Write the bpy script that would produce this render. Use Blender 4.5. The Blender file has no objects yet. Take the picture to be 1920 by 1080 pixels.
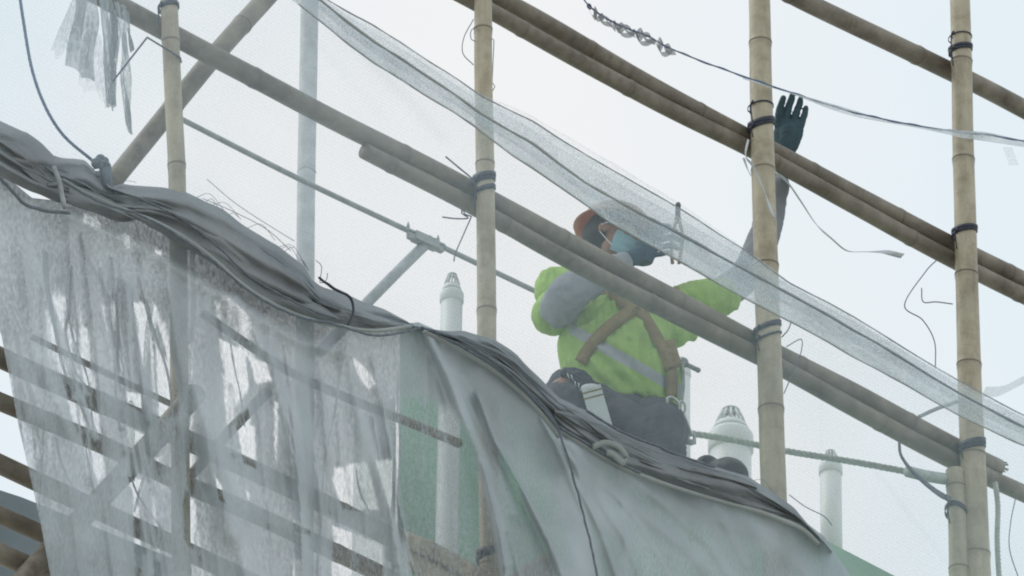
import bpy, math, random
import numpy as np
from mathutils import Vector, noise as mnoise
from mathutils.bvhtree import BVHTree
random.seed(7); RNG = np.random.RandomState(7)
sc = bpy.context.scene
COL = sc.collection

# ------------------------------------------------------------------ camera, sky, sun, exposure
ELEV = math.radians(32.0); AZ = math.radians(45.0)
CAM = np.array([0.0, 0.0, 1.6]); FPX = 11000.0; DIST = 20.0
cam_d = bpy.data.cameras.new("camera"); cam = bpy.data.objects.new("camera", cam_d); COL.objects.link(cam)
cam.location = CAM; cam.rotation_euler = (math.radians(90) + ELEV, 0, 0)
cam_d.sensor_width = 36; cam_d.lens = 36 * FPX / 1920; cam_d.clip_start = 0.1; cam_d.clip_end = 5000
sc.camera = cam

SUN_EL, SUN_ROT = math.radians(52), math.radians(-75)
w = bpy.data.worlds.new("World"); sc.world = w; w.use_nodes = True
nt = w.node_tree; nt.nodes.clear()
out = nt.nodes.new('ShaderNodeOutputWorld'); bg = nt.nodes.new('ShaderNodeBackground')
sky = nt.nodes.new('ShaderNodeTexSky'); sky.sky_type = 'NISHITA'; sky.sun_disc = False
sky.sun_elevation = SUN_EL; sky.sun_rotation = SUN_ROT; sky.air_density = 1.0; sky.dust_density = 3.0
tc = nt.nodes.new('ShaderNodeTexCoord'); no = nt.nodes.new('ShaderNodeTexNoise')
no.inputs['Scale'].default_value = 7.0; no.inputs['Detail'].default_value = 3.0
rmp = nt.nodes.new('ShaderNodeValToRGB')
rmp.color_ramp.elements[0].position = 0.0; rmp.color_ramp.elements[0].color = (8.0, 8.9, 9.4, 1)
rmp.color_ramp.elements[1].position = 0.38; rmp.color_ramp.elements[1].color = (9.1, 9.15, 9.2, 1)
mx = nt.nodes.new('ShaderNodeMixRGB'); mx.inputs[0].default_value = 0.97
sx = nt.nodes.new('ShaderNodeSeparateXYZ'); ab0 = nt.nodes.new('ShaderNodeMath'); ab0.operation = 'ABSOLUTE'; ma = nt.nodes.new('ShaderNodeMath'); ma.operation = 'MULTIPLY_ADD'; ma.inputs[1].default_value = -5.0
nt.links.new(tc.outputs['Generated'], sx.inputs[0]); nt.links.new(tc.outputs['Generated'], no.inputs['Vector']); nt.links.new(sx.outputs[0], ab0.inputs[0]); nt.links.new(ab0.outputs[0], ma.inputs[0]); nt.links.new(no.outputs['Fac'], ma.inputs[2]); nt.links.new(ma.outputs[0], rmp.inputs[0])
nt.links.new(sky.outputs[0], mx.inputs[1]); nt.links.new(rmp.outputs[0], mx.inputs[2])
nt.links.new(mx.outputs[0], bg.inputs[0]); bg.inputs[1].default_value = 0.1
nt.links.new(bg.outputs[0], out.inputs[0])
sd = bpy.data.lights.new("sun", 'SUN'); sd.energy = 0.9; sd.angle = math.radians(40); sd.color = (1, 0.97, 0.92)
sun = bpy.data.objects.new("sun", sd); COL.objects.link(sun)
sdir = Vector((math.sin(SUN_ROT) * math.cos(SUN_EL), math.cos(SUN_ROT) * math.cos(SUN_EL), math.sin(SUN_EL)))
sun.rotation_euler = sdir.to_track_quat('Z', 'Y').to_euler()
sc.view_settings.view_transform = 'Standard'; sc.view_settings.look = 'None'
sc.view_settings.exposure = 0.0; sc.view_settings.gamma = 1.0; sc.view_settings.use_curve_mapping = False
sc.render.engine = 'CYCLES'
sc.cycles.transparent_max_bounces = 48; sc.cycles.max_bounces = 6; sc.cycles.use_denoising = True; sc.cycles.filter_width = 2.0

# ------------------------------------------------------------------ placing: a facade plane seen obliquely from below
Fv = np.array([0, math.cos(ELEV), math.sin(ELEV)]); Rv = np.array([1.0, 0, 0]); Uv = np.array([0, -math.sin(ELEV), math.cos(ELEV)])
CEN = CAM + DIST * Fv
Sd = np.array([math.cos(AZ), math.sin(AZ), 0]); Td = np.array([-math.sin(AZ), math.cos(AZ), 0]); Zd = np.array([0, 0, 1.0])
def rays(px, py):
    px = np.asarray(px, float); py = np.asarray(py, float)
    return Fv + Rv * ((px - 960) / FPX)[..., None] + Uv * ((540 - py) / FPX)[..., None]
def P(px, py, t=0.0):
    """point of the facade-parallel plane t metres behind the pole line"""
    d = rays(px, py); t = np.asarray(t, float)
    k = (t + (CEN - CAM) @ Td) / (d @ Td)
    return CAM + d * k[..., None]
def mpp(p):
    return float((np.asarray(p) - CAM) @ Fv) / FPX
YW = float(P(1180, 600, 0.55)[1])
def Q(px, py, dep=0.0):
    d = rays(px, py); k = (YW + np.asarray(dep, float) - CAM[1]) / d[..., 1]
    return CAM + d * k[..., None]
WS = mpp(Q(1180, 600))           # metres per photo pixel at the worker

# ------------------------------------------------------------------ object helpers
def tagp(o, label=None, cat=None, group=None, kind=None):
    if label: o['label'] = label
    if cat: o['category'] = cat
    if group: o['group'] = group
    if kind: o['kind'] = kind
    return o
class G:
    def __init__(s): s.v = []; s.f = []; s.a = []; s.n = 0
    def add(s, v, f, a=None):
        v = np.asarray(v, float); s.v.append(v); s.f += [[i + s.n for i in q] for q in f]; s.n += len(v)
        s.a.append(np.zeros(len(v)) if a is None else np.asarray(a, float) * np.ones(len(v)))
        return s
def obj(name, g, m, parent=None, smooth=True, base=None):
    v = np.concatenate(g.v); a = np.concatenate(g.a)
    off = np.array(parent['_b']) if parent is not None else (np.array(base) if base is not None else v.mean(0))
    me = bpy.data.meshes.new(name); me.from_pydata((v - off).tolist(), [], g.f); 
    at = me.attributes.new('dens', 'FLOAT', 'POINT'); at.data.foreach_set('value', a.astype(np.float32))
    me.polygons.foreach_set('use_smooth', [smooth] * len(me.polygons)); me.update()
    for x in (m if isinstance(m, list) else [m]): me.materials.append(x)
    o = bpy.data.objects.new(name, me); COL.objects.link(o)
    if parent is not None: o.parent = parent
    else: o.location = off
    o['_b'] = [float(x) for x in off]
    return o
def thing(name, label, cat, loc, group=None, kind=None):
    o = bpy.data.objects.new(name, None); COL.objects.link(o); o.location = loc; o.empty_display_size = 0.1
    o['_b'] = [float(x) for x in loc]
    return tagp(o, label, cat, group, kind)
def smoothpath(pts, step):
    pts = np.asarray(pts, float)
    if len(pts) == 2:
        n = max(2, int(np.linalg.norm(pts[1] - pts[0]) / step) + 1)
        return pts[0] + (pts[1] - pts[0]) * np.linspace(0, 1, n)[:, None]
    e = np.vstack([2 * pts[0] - pts[1], pts, 2 * pts[-1] - pts[-2]]); o = []
    for i in range(1, len(e) - 2):
        n = max(1, int(np.linalg.norm(e[i + 1] - e[i]) / step))
        for k in range(n):
            u = k / n
            o.append(.5 * (2 * e[i] + (e[i + 1] - e[i - 1]) * u + (2 * e[i - 1] - 5 * e[i] + 4 * e[i + 1] - e[i + 2]) * u * u + (3 * e[i] - e[i - 1] - 3 * e[i + 1] + e[i + 2]) * u ** 3))
    o.append(pts[-1]); return np.array(o)
def frames(c, ref=None):
    t = np.gradient(c, axis=0); t /= np.linalg.norm(t, axis=1)[:, None] + 1e-12
    r = np.array(ref if ref is not None else (0.13, 0.9, 0.41), float)
    n = np.zeros_like(c); b = np.zeros_like(c); prev = None
    for i in range(len(c)):
        x = (r if prev is None else prev); x = x - t[i] * (x @ t[i]); x /= np.linalg.norm(x) + 1e-12
        n[i] = x; b[i] = np.cross(t[i], x); prev = x if ref is None else None
    return t, n, b
def tube(g, c, r, seg=8, cap=True, ell=1.0, ref=None, a=0.0, prof=None):
    c = np.asarray(c, float); N = len(c); r = np.broadcast_to(np.asarray(r, float), (N,))
    t, n, b = frames(c, ref); th = np.linspace(0, 2 * np.pi, seg, endpoint=False)
    ct, st = np.cos(th), np.sin(th)
    rr = r[:, None] * (np.ones((N, seg)) if prof is None else prof)
    v = c[:, None] + n[:, None] * (rr * ct)[..., None] + b[:, None] * (rr * st * ell)[..., None]
    f = [[i * seg + j, i * seg + (j + 1) % seg, (i + 1) * seg + (j + 1) % seg, (i + 1) * seg + j] for i in range(N - 1) for j in range(seg)]
    if cap: f += [list(range(seg))[::-1], [(N - 1) * seg + j for j in range(seg)]]
    av = np.repeat(np.broadcast_to(np.asarray(a, float), (N,)), seg)
    g.add(v.reshape(-1, 3), f, av); return g
def ball(g, c, rx, ry=None, rz=None, ax=None, nu=16, nv=10):
    ry = ry or rx; rz = rz or rx
    A = np.eye(3) if ax is None else np.array(ax, float)
    v = []; f = []
    for i in range(nv + 1):
        p = math.pi * i / nv
        for j in range(nu):
            q = 2 * math.pi * j / nu
            v.append(np.array(c) + A[0] * rx * math.sin(p) * math.cos(q) + A[1] * ry * math.sin(p) * math.sin(q) + A[2] * rz * math.cos(p))
    for i in range(nv):
        for j in range(nu):
            f.append([i * nu + j, i * nu + (j + 1) % nu, (i + 1) * nu + (j + 1) % nu, (i + 1) * nu + j][::-1])
    g.add(v, f); return g
def box(g, c, hx, hy, hz, ax=None):
    A = np.eye(3) if ax is None else np.array(ax, float); c = np.array(c, float)
    v = [c + A[0] * hx * x + A[1] * hy * y + A[2] * hz * z for x in (-1, 1) for y in (-1, 1) for z in (-1, 1)]
    g.add(v, [[0, 1, 3, 2], [4, 6, 7, 5], [0, 4, 5, 1], [2, 3, 7, 6], [0, 2, 6, 4], [1, 5, 7, 3]]); return g
def grid(g, V, a=None):
    n, m = V.shape[:2]
    f = [[i * m + j, i * m + j + 1, (i + 1) * m + j + 1, (i + 1) * m + j] for i in range(n - 1) for j in range(m - 1)]
    g.add(V.reshape(-1, 3), f, None if a is None else np.asarray(a).reshape(-1)); return g
def ribbon(g, c, wid, wdir, a=0.0, th=0.0015):
    """flat strap with thickness along points c, width direction wdir"""
    c = np.asarray(c, float); N = len(c); wid = np.broadcast_to(np.asarray(wid, float), (N,))
    wd = np.broadcast_to(np.asarray(wdir, float), (N, 3)); t = np.gradient(c, axis=0); t /= np.linalg.norm(t, axis=1)[:, None] + 1e-9
    wd = wd - t * (wd * t).sum(1)[:, None]; wd /= np.linalg.norm(wd, axis=1)[:, None] + 1e-9
    nn = np.cross(t, wd)
    ring = [c + wd * (wid / 2)[:, None] * x + nn * th * y for x, y in ((-1, -1), (1, -1), (1, 1), (-1, 1))]
    v = np.stack(ring, 1)
    f = [[i * 4 + j, i * 4 + (j + 1) % 4, (i + 1) * 4 + (j + 1) % 4, (i + 1) * 4 + j] for i in range(N - 1) for j in range(4)] + [[0, 1, 2, 3][::-1], [(N - 1) * 4 + j for j in range(4)]]
    av = np.repeat(np.broadcast_to(np.asarray(a, float), (N,)), 4)
    g.add(v.reshape(-1, 3), f, av); return g
def n3(p, s): return mnoise.noise(Vector(p) * s)

# ------------------------------------------------------------------ materials
def mat(name, col, rough=0.7, var=0.15, vscale=8, bump=0.0, bscale=60, metal=0.0, stretch=None, attr=None, spec=0.3, transl=None):
    m = bpy.data.materials.new(name); m.use_nodes = True; t = m.node_tree; b = t.nodes['Principled BSDF']
    b.inputs['Roughness'].default_value = rough; b.inputs['Metallic'].default_value = metal; b.inputs['Specular IOR Level'].default_value = spec
    tc = t.nodes.new('ShaderNodeTexCoord'); src = tc.outputs['Object']
    if stretch:
        mp = t.nodes.new('ShaderNodeMapping'); mp.inputs['Scale'].default_value = stretch; t.links.new(src, mp.inputs[0]); src = mp.outputs[0]
    n = t.nodes.new('ShaderNodeTexNoise'); n.inputs['Scale'].default_value = vscale; n.inputs['Detail'].default_value = 6; n.inputs['Roughness'].default_value = 0.65
    t.links.new(src, n.inputs['Vector'])
    r = t.nodes.new('ShaderNodeValToRGB'); r.color_ramp.elements[0].position = 0.3; r.color_ramp.elements[1].position = 0.7
    c = np.array(col); r.color_ramp.elements[0].color = (*(c * (1 - var)), 1); r.color_ramp.elements[1].color = (*np.minimum(c * (1 + var), .95), 1)
    t.links.new(n.outputs['Fac'], r.inputs[0]); cs = r.outputs[0]
    if stretch:
        n4 = t.nodes.new('ShaderNodeTexNoise'); n4.inputs['Scale'].default_value = 9; n4.inputs['Detail'].default_value = 8; n4.inputs['Roughness'].default_value = .75; t.links.new(tc.outputs['Object'], n4.inputs['Vector'])
        r4 = t.nodes.new('ShaderNodeValToRGB'); r4.color_ramp.elements[0].position = .36; r4.color_ramp.elements[0].color = (.72, .69, .66, 1); r4.color_ramp.elements[1].position = .54; r4.color_ramp.elements[1].color = (1, 1, 1, 1); t.links.new(n4.outputs['Fac'], r4.inputs[0])
        m4 = t.nodes.new('ShaderNodeMixRGB'); m4.blend_type = 'MULTIPLY'; m4.inputs[0].default_value = 1; t.links.new(cs, m4.inputs[1]); t.links.new(r4.outputs[0], m4.inputs[2]); cs = m4.outputs[0]
    if attr is not None:
        at = t.nodes.new('ShaderNodeAttribute'); at.attribute_name = 'dens'
        mm = t.nodes.new('ShaderNodeMixRGB'); mm.inputs[2].default_value = (*attr, 1)
        t.links.new(at.outputs['Fac'], mm.inputs[0]); t.links.new(cs, mm.inputs[1]); cs = mm.outputs[0]
    t.links.new(cs, b.inputs['Base Color'])
    if bump:
        n2 = t.nodes.new('ShaderNodeTexNoise'); n2.inputs['Scale'].default_value = bscale; n2.inputs['Detail'].default_value = 4; t.links.new(src, n2.inputs['Vector'])
        bp = t.nodes.new('ShaderNodeBump'); bp.inputs['Strength'].default_value = bump; bp.inputs['Distance'].default_value = 0.004
        t.links.new(n2.outputs['Fac'], bp.inputs['Height']); t.links.new(bp.outputs[0], b.inputs['Normal'])
    if transl:
        tr = t.nodes.new('ShaderNodeBsdfTranslucent'); tr.inputs[0].default_value = (*transl[0], 1)
        ms = t.nodes.new('ShaderNodeMixShader'); ms.inputs[0].default_value = transl[1]
        t.links.new(b.outputs[0], ms.inputs[1]); t.links.new(tr.outputs[0], ms.inputs[2])
        t.links.new(ms.outputs[0], t.nodes['Material Output'].inputs[0])
    return m
def netmat(name, col, tcol, tl=0.45, gs=150.0, grain=0.6, rib=0.0, ribs=60.0, stretch=(1, 1, 1)):
    """open-weave net: opacity = woven density attribute broken up by the weave"""
    m = bpy.data.materials.new(name); m.use_nodes = True; t = m.node_tree; t.nodes.clear(); L = t.links
    o = t.nodes.new('ShaderNodeOutputMaterial'); at = t.nodes.new('ShaderNodeAttribute'); at.attribute_name = 'dens'
    tc = t.nodes.new('ShaderNodeTexCoord'); mp = t.nodes.new('ShaderNodeMapping'); mp.inputs['Scale'].default_value = stretch; L.new(tc.outputs['Object'], mp.inputs[0])
    n = t.nodes.new('ShaderNodeTexNoise'); n.inputs['Scale'].default_value = gs; n.inputs['Detail'].default_value = 2; L.new(mp.outputs[0], n.inputs['Vector'])
    s = t.nodes.new('ShaderNodeMath'); s.operation = 'MULTIPLY_ADD'; s.inputs[1].default_value = grain * 3; s.inputs[2].default_value = -grain * 1.5; L.new(n.outputs['Fac'], s.inputs[0])
    one = t.nodes.new('ShaderNodeMath'); one.operation = 'SUBTRACT'; one.inputs[0].default_value = 1.0; L.new(at.outputs['Fac'], one.inputs[1])
    mu = t.nodes.new('ShaderNodeMath'); mu.operation = 'MULTIPLY'; L.new(s.outputs[0], mu.inputs[0]); L.new(one.outputs[0], mu.inputs[1])
    mu2 = t.nodes.new('ShaderNodeMath'); mu2.operation = 'MULTIPLY'; L.new(mu.outputs[0], mu2.inputs[0]); L.new(at.outputs['Fac'], mu2.inputs[1])
    ad = t.nodes.new('ShaderNodeMath'); ad.operation = 'ADD'; ad.use_clamp = True; L.new(mu2.outputs[0], ad.inputs[1]); L.new(at.outputs['Fac'], ad.inputs[0])
    fac = ad.outputs[0]
    if rib:
        wv = t.nodes.new('ShaderNodeTexWave'); wv.wave_type = 'BANDS'; wv.bands_direction = 'Z'; wv.inputs['Scale'].default_value = ribs; wv.inputs['Distortion'].default_value = 1.5; wv.inputs['Detail'].default_value = 1; wv.inputs['Detail Scale'].default_value = .15
        L.new(tc.outputs['Object'], wv.inputs['Vector'])
        a2 = t.nodes.new('ShaderNodeMath'); a2.operation = 'MULTIPLY_ADD'; a2.inputs[1].default_value = rib; L.new(wv.outputs['Fac'], a2.inputs[0]); L.new(fac, a2.inputs[2]); fac = a2.outputs[0]
    d = t.nodes.new('ShaderNodeBsdfDiffuse'); tr = t.nodes.new('ShaderNodeBsdfTranslucent'); tr.inputs[0].default_value = (*tcol, 1)
    n2 = t.nodes.new('ShaderNodeTexNoise'); n2.inputs['Scale'].default_value = 3.5; n2.inputs['Detail'].default_value = 5; L.new(tc.outputs['Object'], n2.inputs['Vector'])
    r = t.nodes.new('ShaderNodeValToRGB'); c = np.array(col); r.color_ramp.elements[0].position = .35; r.color_ramp.elements[1].position = .65
    r.color_ramp.elements[0].color = (*(c * .85), 1); r.color_ramp.elements[1].color = (*np.minimum(c * 1.12, .9), 1); L.new(n2.outputs['Fac'], r.inputs[0]); L.new(r.outputs[0], d.inputs[0])
    ms = t.nodes.new('ShaderNodeMixShader'); ms.inputs[0].default_value = tl; L.new(d.outputs[0], ms.inputs[1]); L.new(tr.outputs[0], ms.inputs[2])
    tp = t.nodes.new('ShaderNodeBsdfTransparent'); mf = t.nodes.new('ShaderNodeMixShader'); L.new(fac, mf.inputs[0]); L.new(tp.outputs[0], mf.inputs[1]); L.new(ms.outputs[0], mf.inputs[2])
    L.new(mf.outputs[0], o.inputs[0]); return m
NODE = (.13, .10, .075)
M_POLE = mat('bamboo_pale', (.47, .41, .30), .42, .22, 3, .25, 40, stretch=(6, 6, 1), attr=NODE)
M_LEDGER = mat('bamboo_weathered', (.25, .215, .17), .5, .32, 2.2, .35, 50, stretch=(4, 4, 4), attr=NODE)
M_TIE = mat('black_nylon_strap', (.05, .055, .075), .5, .3, 30)
M_STRAP = mat('white_plastic_strip', (.62, .64, .66), .4, .1, 30)
M_WIRE = mat('thin_wire', (.12, .12, .17), .5, .2, 30)
M_ROPE = mat('white_rope', (.50, .53, .50), .9, .2, 40)
M_BROPE = mat('blue_grey_rope', (.16, .20, .30), .9, .2, 40)
M_PVC = mat('white_pvc', (.80, .82, .80), .4, .06, 4, .05, 20)
M_STEEL = mat('galvanised_steel', (.55, .57, .58), .45, .18, 18, .25, 30, spec=.4)
M_GREY = mat('grey_metal', (.36, .37, .38), .5, .25, 20)
M_GREEN = mat('green_paint', (.40, .60, .47), .75, .16, 2.5, .2, 30)
M_ROOF = mat('roof_concrete', (.32, .31, .29), .9, .2, 3, .3, 20)
M_TARP = mat('grey_tarpaulin', (.30, .35, .38), .7, .1, 4)
M_NET = netmat('grey_safety_net', (.53, .57, .59), (.28, .32, .34), .14, 120, 1.5, .0, stretch=(1, 1, .4))
M_NETF = netmat('fine_white_net', (.70, .82, .88), (.66, .80, .90), .5, 130, .55, .05, 24)
M_BAND = netmat('gathered_white_net', (.72, .76, .78), (.72, .78, .82), .5, 150, 1.9)
M_ROLL = netmat('bundled_grey_net', (.34, .35, .36), (.2, .22, .22), .12, 120, .9)
M_CORD = mat('dark_hem_cord', (.17, .19, .215), .8, .3, 50, .4, 200)

# ------------------------------------------------------------------ ground, building, roof
g = G(); grid(g, np.array([[[x, y, 0] for x in (-400, 400)] for y in (-400, 400)], float))
o = obj('ground', g, mat('street_paving', (.42, .41, .38), .9, .15, .4, .1, 3), smooth=False, base=(0, 0, 0)); tagp(o, kind='structure')
WT = 0.42
zt = P(1500, 988, WT)[2]
s_left = (P(747, 900, WT) - CEN) @ Sd
def W(s, t, z): return np.array([CEN[0], CEN[1], 0]) + Sd * s + Td * t + Zd * z
def wbox(g, s0, s1, t0, t1, z0, z1):
    v = [W(s + (1.03 * (t - WT) if s == s0 else 0), t, z) for s in (s0, s1) for t in (t0, t1) for z in (z0, z1)]
    g.add(v, [[0, 1, 3, 2], [4, 6, 7, 5], [0, 4, 5, 1], [2, 3, 7, 6], [0, 2, 6, 4], [1, 5, 7, 3]])
b_ = thing('building', 'pale green rendered wall standing behind the grey net, its top edge showing at lower right', 'building', W(s_left, WT, 0))
g = G(); wbox(g, s_left, s_left + 14, WT, WT + .26, 0, zt); obj('wall', g, M_GREEN, b_, smooth=False)
g = G(); wbox(g, s_left + .002, s_left + 14, WT + .262, WT + 7, 0, zt - .35); obj('roof', g, M_ROOF, b_, smooth=False)
g = G(); wbox(g, s_left - .03, s_left - .003, WT + .02, WT + .22, 2, zt - .3); obj('downpipe', g, M_PVC, b_, smooth=False)

# ------------------------------------------------------------------ bamboo
def bamboo(name, label, cat, pts, rpx, m, t=0.0, t2=None, node=0.34, wob=.003, group=None, seed=0, dep=None, cut=False):
    pts = np.array(pts, float); ts = np.linspace(t, t if t2 is None else t2, len(pts))
    w = P(pts[:, 0], pts[:, 1], ts); c = smoothpath(w, .02); N = len(c)
    s = np.concatenate([[0], np.cumsum(np.linalg.norm(np.diff(c, axis=0), axis=1))])
    rp = np.interp(s / s[-1], np.linspace(0, 1, len(np.atleast_1d(rpx))), np.atleast_1d(rpx))
    sp = mpp(w.mean(0)); r = rp * sp
    rn = random.Random(seed * 7 + 3); nodes = []; x = rn.uniform(.05, node)
    while x < s[-1]: nodes.append(x); x += node * rn.uniform(.8, 1.3)
    # fine sampling near nodes
    ss = np.unique(np.concatenate([s] + [np.array([q - .03, q - .012, q - .006, q - .003, q, q + .003, q + .006, q + .012, q + .03]) for q in nodes])); ss = ss[(ss >= 0) & (ss <= s[-1])]
    cc = np.stack([np.interp(ss, s, c[:, k]) for k in range(3)], 1); rr = np.interp(ss, s, r); a = np.zeros(len(ss))
    for q in nodes:
        d = np.abs(ss - q); rr = rr + r.mean() * (.085 * np.exp(-(d / .012) ** 2) - .075 * np.exp(-((ss - q - .002) / .0028) ** 2)); a = np.maximum(a, .6 * np.exp(-((ss - q) / .0038) ** 2) + .16 * np.exp(-(d / .03) ** 2))
    cc = cc + wob * np.stack([[n3((x * 1.3, seed * 5.1, k * 9.), 1.7) for k in range(3)] for x in ss])
    g = G(); th = np.linspace(0, 2 * np.pi, 20, endpoint=False)
    prof = 1 + .018 * np.cos(2 * th + seed)[None] + .012 * np.sin(3 * th + seed * 2)[None] * np.ones((len(cc), 1))
    tube(g, cc, rr, 20, True, a=a, prof=prof)
    o = obj(name, g, m, base=cc[-1]); tagp(o, label, cat, group); o['_r'] = float(r.mean())
    return o, cc, rr
def along(cc, py):   # centre-line point seen at photo row py
    d = cc - CAM; yy = 540 - FPX * (d @ Uv) / (d @ Fv); i = int(np.argmin(np.abs(yy - py))); return i
def strap(pole, cc, rr, py, hgt=.022, tilt=.5, n=2, back=.05, m=None):
    i = along(cc, py); c = cc[i]; r = rr[i] + .003; ax = cc[min(i + 3, len(cc) - 1)] - cc[max(i - 3, 0)]; ax /= np.linalg.norm(ax)
    if ax[2] < 0: ax = -ax
    e1 = Sd - ax * (Sd @ ax); e1 /= np.linalg.norm(e1); e2 = np.cross(ax, e1); e2 *= np.sign(e2 @ Td)
    g = G()
    for k in range(n):
        th = np.linspace(0, 2 * np.pi, 40)
        rb = r + .0015 * k; y = np.sin(th); loc = c + ax * (.004 * k + .01 * k)
        pts = loc + e1 * (rb * np.cos(th))[:, None] + e2 * (rb * y + np.where(y > 0, min(back, .012) * y, 0))[:, None] + ax * (tilt * rb * np.cos(th) + (.004 * k) * np.sin(th))[:, None]
        ribbon(g, pts, hgt * (1 - .25 * k), ax, th=.0012)
    # knot with short ends at the side
    kp = c - e1 * (r + .006) - e2 * .002 - ax * tilt * r
    ball(g, kp, .005, .005, .009)
    for q in range(2):
        ribbon(g, smoothpath([kp, kp - e1 * .012 - ax * .02, kp - e1 * (.004 + .01 * q) - ax * (.03 + .03 * ((py * 7 + q * 5) % 3))], .006), .006, e1, th=.0008)
    return obj('tie', g, m or M_TIE, pole)
poles = {}
def vp(key, label, pts, rpx, ties=(), seed=0, **k):
    o, cc, rr = bamboo('bamboo_pole', label, 'bamboo pole', pts, rpx, M_POLE, 0.0, node=.46, group='upright bamboo scaffold poles', seed=seed, **k)
    for a in ties: strap(o, cc, rr, *a)
    poles[key] = (o, cc, rr)
vp('a', 'upright bamboo pole leftmost above the net, crossed by the diagonal brace', [(315, -60), (326, 200), (332, 350), (336, 700), (342, 1180)], [17, 17, 18], [(12, .016, .1, 1)], 1)
vp('b', 'upright bamboo pole beside the bracketed metal rail, loose tie ends sticking out of its knot', [(905, -60), (907, 200), (911, 420), (912, 620), (916, 900), (920, 1180)], [17, 18, 19], [(338, .024, .3, 2), (360, .018, .4, 1), (1040, .026, .3, 2)], 2)
vp('c', "upright bamboo pole in front of the worker's raised glove, torn white strip stuck to it", [(1422, -60), (1428, 200), (1436, 480), (1444, 700), (1458, 1150)], [20, 22, 23, 24], [(232, .022, .45, 2), (200, .006, .1, 1), (610, .02, .45, 1), (628, .008, .5, 1)], 3)
vp('d', 'upright bamboo pole nearest the right edge, carrying three black strap knots', [(1798, -60), (1806, 250), (1812, 500), (1820, 760), (1836, 1180)], [19, 20, 21, 23, 26], [(95, .016, .3, 2), (66, .005, .1, 1), (437, .018, .3, 2), (838, .03, .4, 2)], 4)
o, cc, rr = bamboo('bamboo_pole', 'short bamboo pole end lashed beside the bottom of the thick right upright', 'bamboo pole', [(1790, 882), (1796, 1000), (1800, 1180)], [17, 19], M_POLE, .03, group='upright bamboo scaffold poles', seed=9)
strap(o, cc, rr, 962, .02, -.5, 1, .03)

def ledger(label, pts, rpx, t=.085, seed=0, m=M_LEDGER, **k):
    return bamboo('bamboo_ledger', label, 'bamboo pole', pts, rpx, m, t, node=.6, group='sloping bamboo ledgers of the scaffold', seed=seed, **k)
ledger('long sloping bamboo ledger crossing the green shirt, upper of its pair, frayed right end', [(120, -46), (320, 63), (600, 211), (850, 338), (1100, 474), (1415, 640), (1600, 735), (1800, 842), (1872, 878)], [18.5, 18], .085, 11)
ledger('sloping bamboo ledger with a cut end above the rail bracket, under the long one', [(683, 283), (850, 368), (1100, 506), (1415, 665), (1600, 764), (1800, 870), (1990, 958)], [15, 17, 17.5], .075, 12)
ledger('sloping bamboo ledger behind the raised glove, upper of its pair', [(780, -76), (980, 20), (1200, 148), (1400, 256), (1600, 362), (1780, 456), (1990, 560)], [17, 17.5], .085, 13)
ledger('sloping bamboo ledger behind the raised glove, lower of its pair', [(840, -22), (930, 27), (1200, 178), (1400, 277), (1600, 386), (1780, 484), (1990, 590)], [15, 16], .075, 14)
ledger('sloping bamboo ledger crossing the top right corner alone', [(1440, -34), (1540, 17), (1775, 130), (1990, 240)], [17.5, 18], .085, 15)
LOW = 'sloping bamboo ledger behind the lower grey net, '
ledger(LOW + 'first below the bundled hem', [(-60, 642), (0, 670), (150, 738), (300, 802), (480, 885), (620, 950), (800, 1040), (960, 1115)], [19, 19], .085, 16)
ledger(LOW + 'second below the bundled hem', [(-60, 727), (0, 754), (200, 838), (330, 900), (480, 965), (700, 1070), (820, 1130)], [17, 17], .09, 17)
ledger(LOW + 'third below the bundled hem', [(-60, 842), (0, 870), (90, 912), (300, 1010), (520, 1115)], [19, 18], .085, 18)
ledger(LOW + 'fourth below the bundled hem', [(-60, 938), (0, 965), (90, 1005), (300, 1100)], [17, 18], .09, 19)
ledger(LOW + 'in the bottom left corner', [(-60, 1010), (0, 1038), (120, 1092), (200, 1130)], [20, 20], .04, 20)
ledger('thin bamboo cane showing through the net across the green wall', [(380, 588), (530, 690), (650, 745), (760, 790), (862, 832)], [8, 9], .12, 21)
ledger('thin bamboo cane behind the torn net at left', [(60, 632), (180, 690), (320, 757)], [6, 6], .3, 22)
ledger('brown bamboo ledger end below the white vent pipe, upper of two', [(762, 1012), (820, 1036), (885, 1072), (960, 1112)], [15, 16], -.02, 23, M_POLE)
ledger('brown bamboo ledger end below the white vent pipe, lower of two', [(735, 1035), (800, 1066), (900, 1120)], [19, 20], .03, 24, M_POLE)
def brace(label, pts, rpx, t, seed, m=M_LEDGER, t2=None):
    return bamboo('bamboo_brace', label, 'bamboo pole', pts, rpx, m, t, t2, node=.6, group='diagonal bamboo braces', seed=seed)
brace('diagonal bamboo brace at upper left, rising behind the leftmost upright', [(560, -72), (400, 108), (205, 348)], [19, 18], .2, 31)
brace('diagonal bamboo brace with a round cut end behind the torn grey net', [(366, 738), (250, 870), (60, 1070), (0, 1140)], [22, 20], -.03, 32)
brace('stub of bamboo brace with round cut end at the bottom edge, in grey net', [(1030, 1058), (960, 1100), (900, 1150)], [22, 22], -.04, 33, M_POLE)
brace('thin bent bamboo brace under the middle of the grey net', [(500, 735), (430, 810), (360, 890)], [11, 10], .2, 34)
# frayed end
g = G()
for k in range(9):
    a = P(1868 + random.uniform(-3, 3), 872 + random.uniform(-8, 10), .085); b = P(1886 + random.uniform(-6, 6), 868 + random.uniform(-2, 22), .085 + random.uniform(-.02, .02))
    tube(g, smoothpath([a, (a + b) / 2 + RNG.randn(3) * .003, b], .008), .0022, 5)
tagp(obj('split_cane', g, M_TIE), 'dark frayed tie ends poking out beside the thick right upright', 'tie end')

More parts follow.
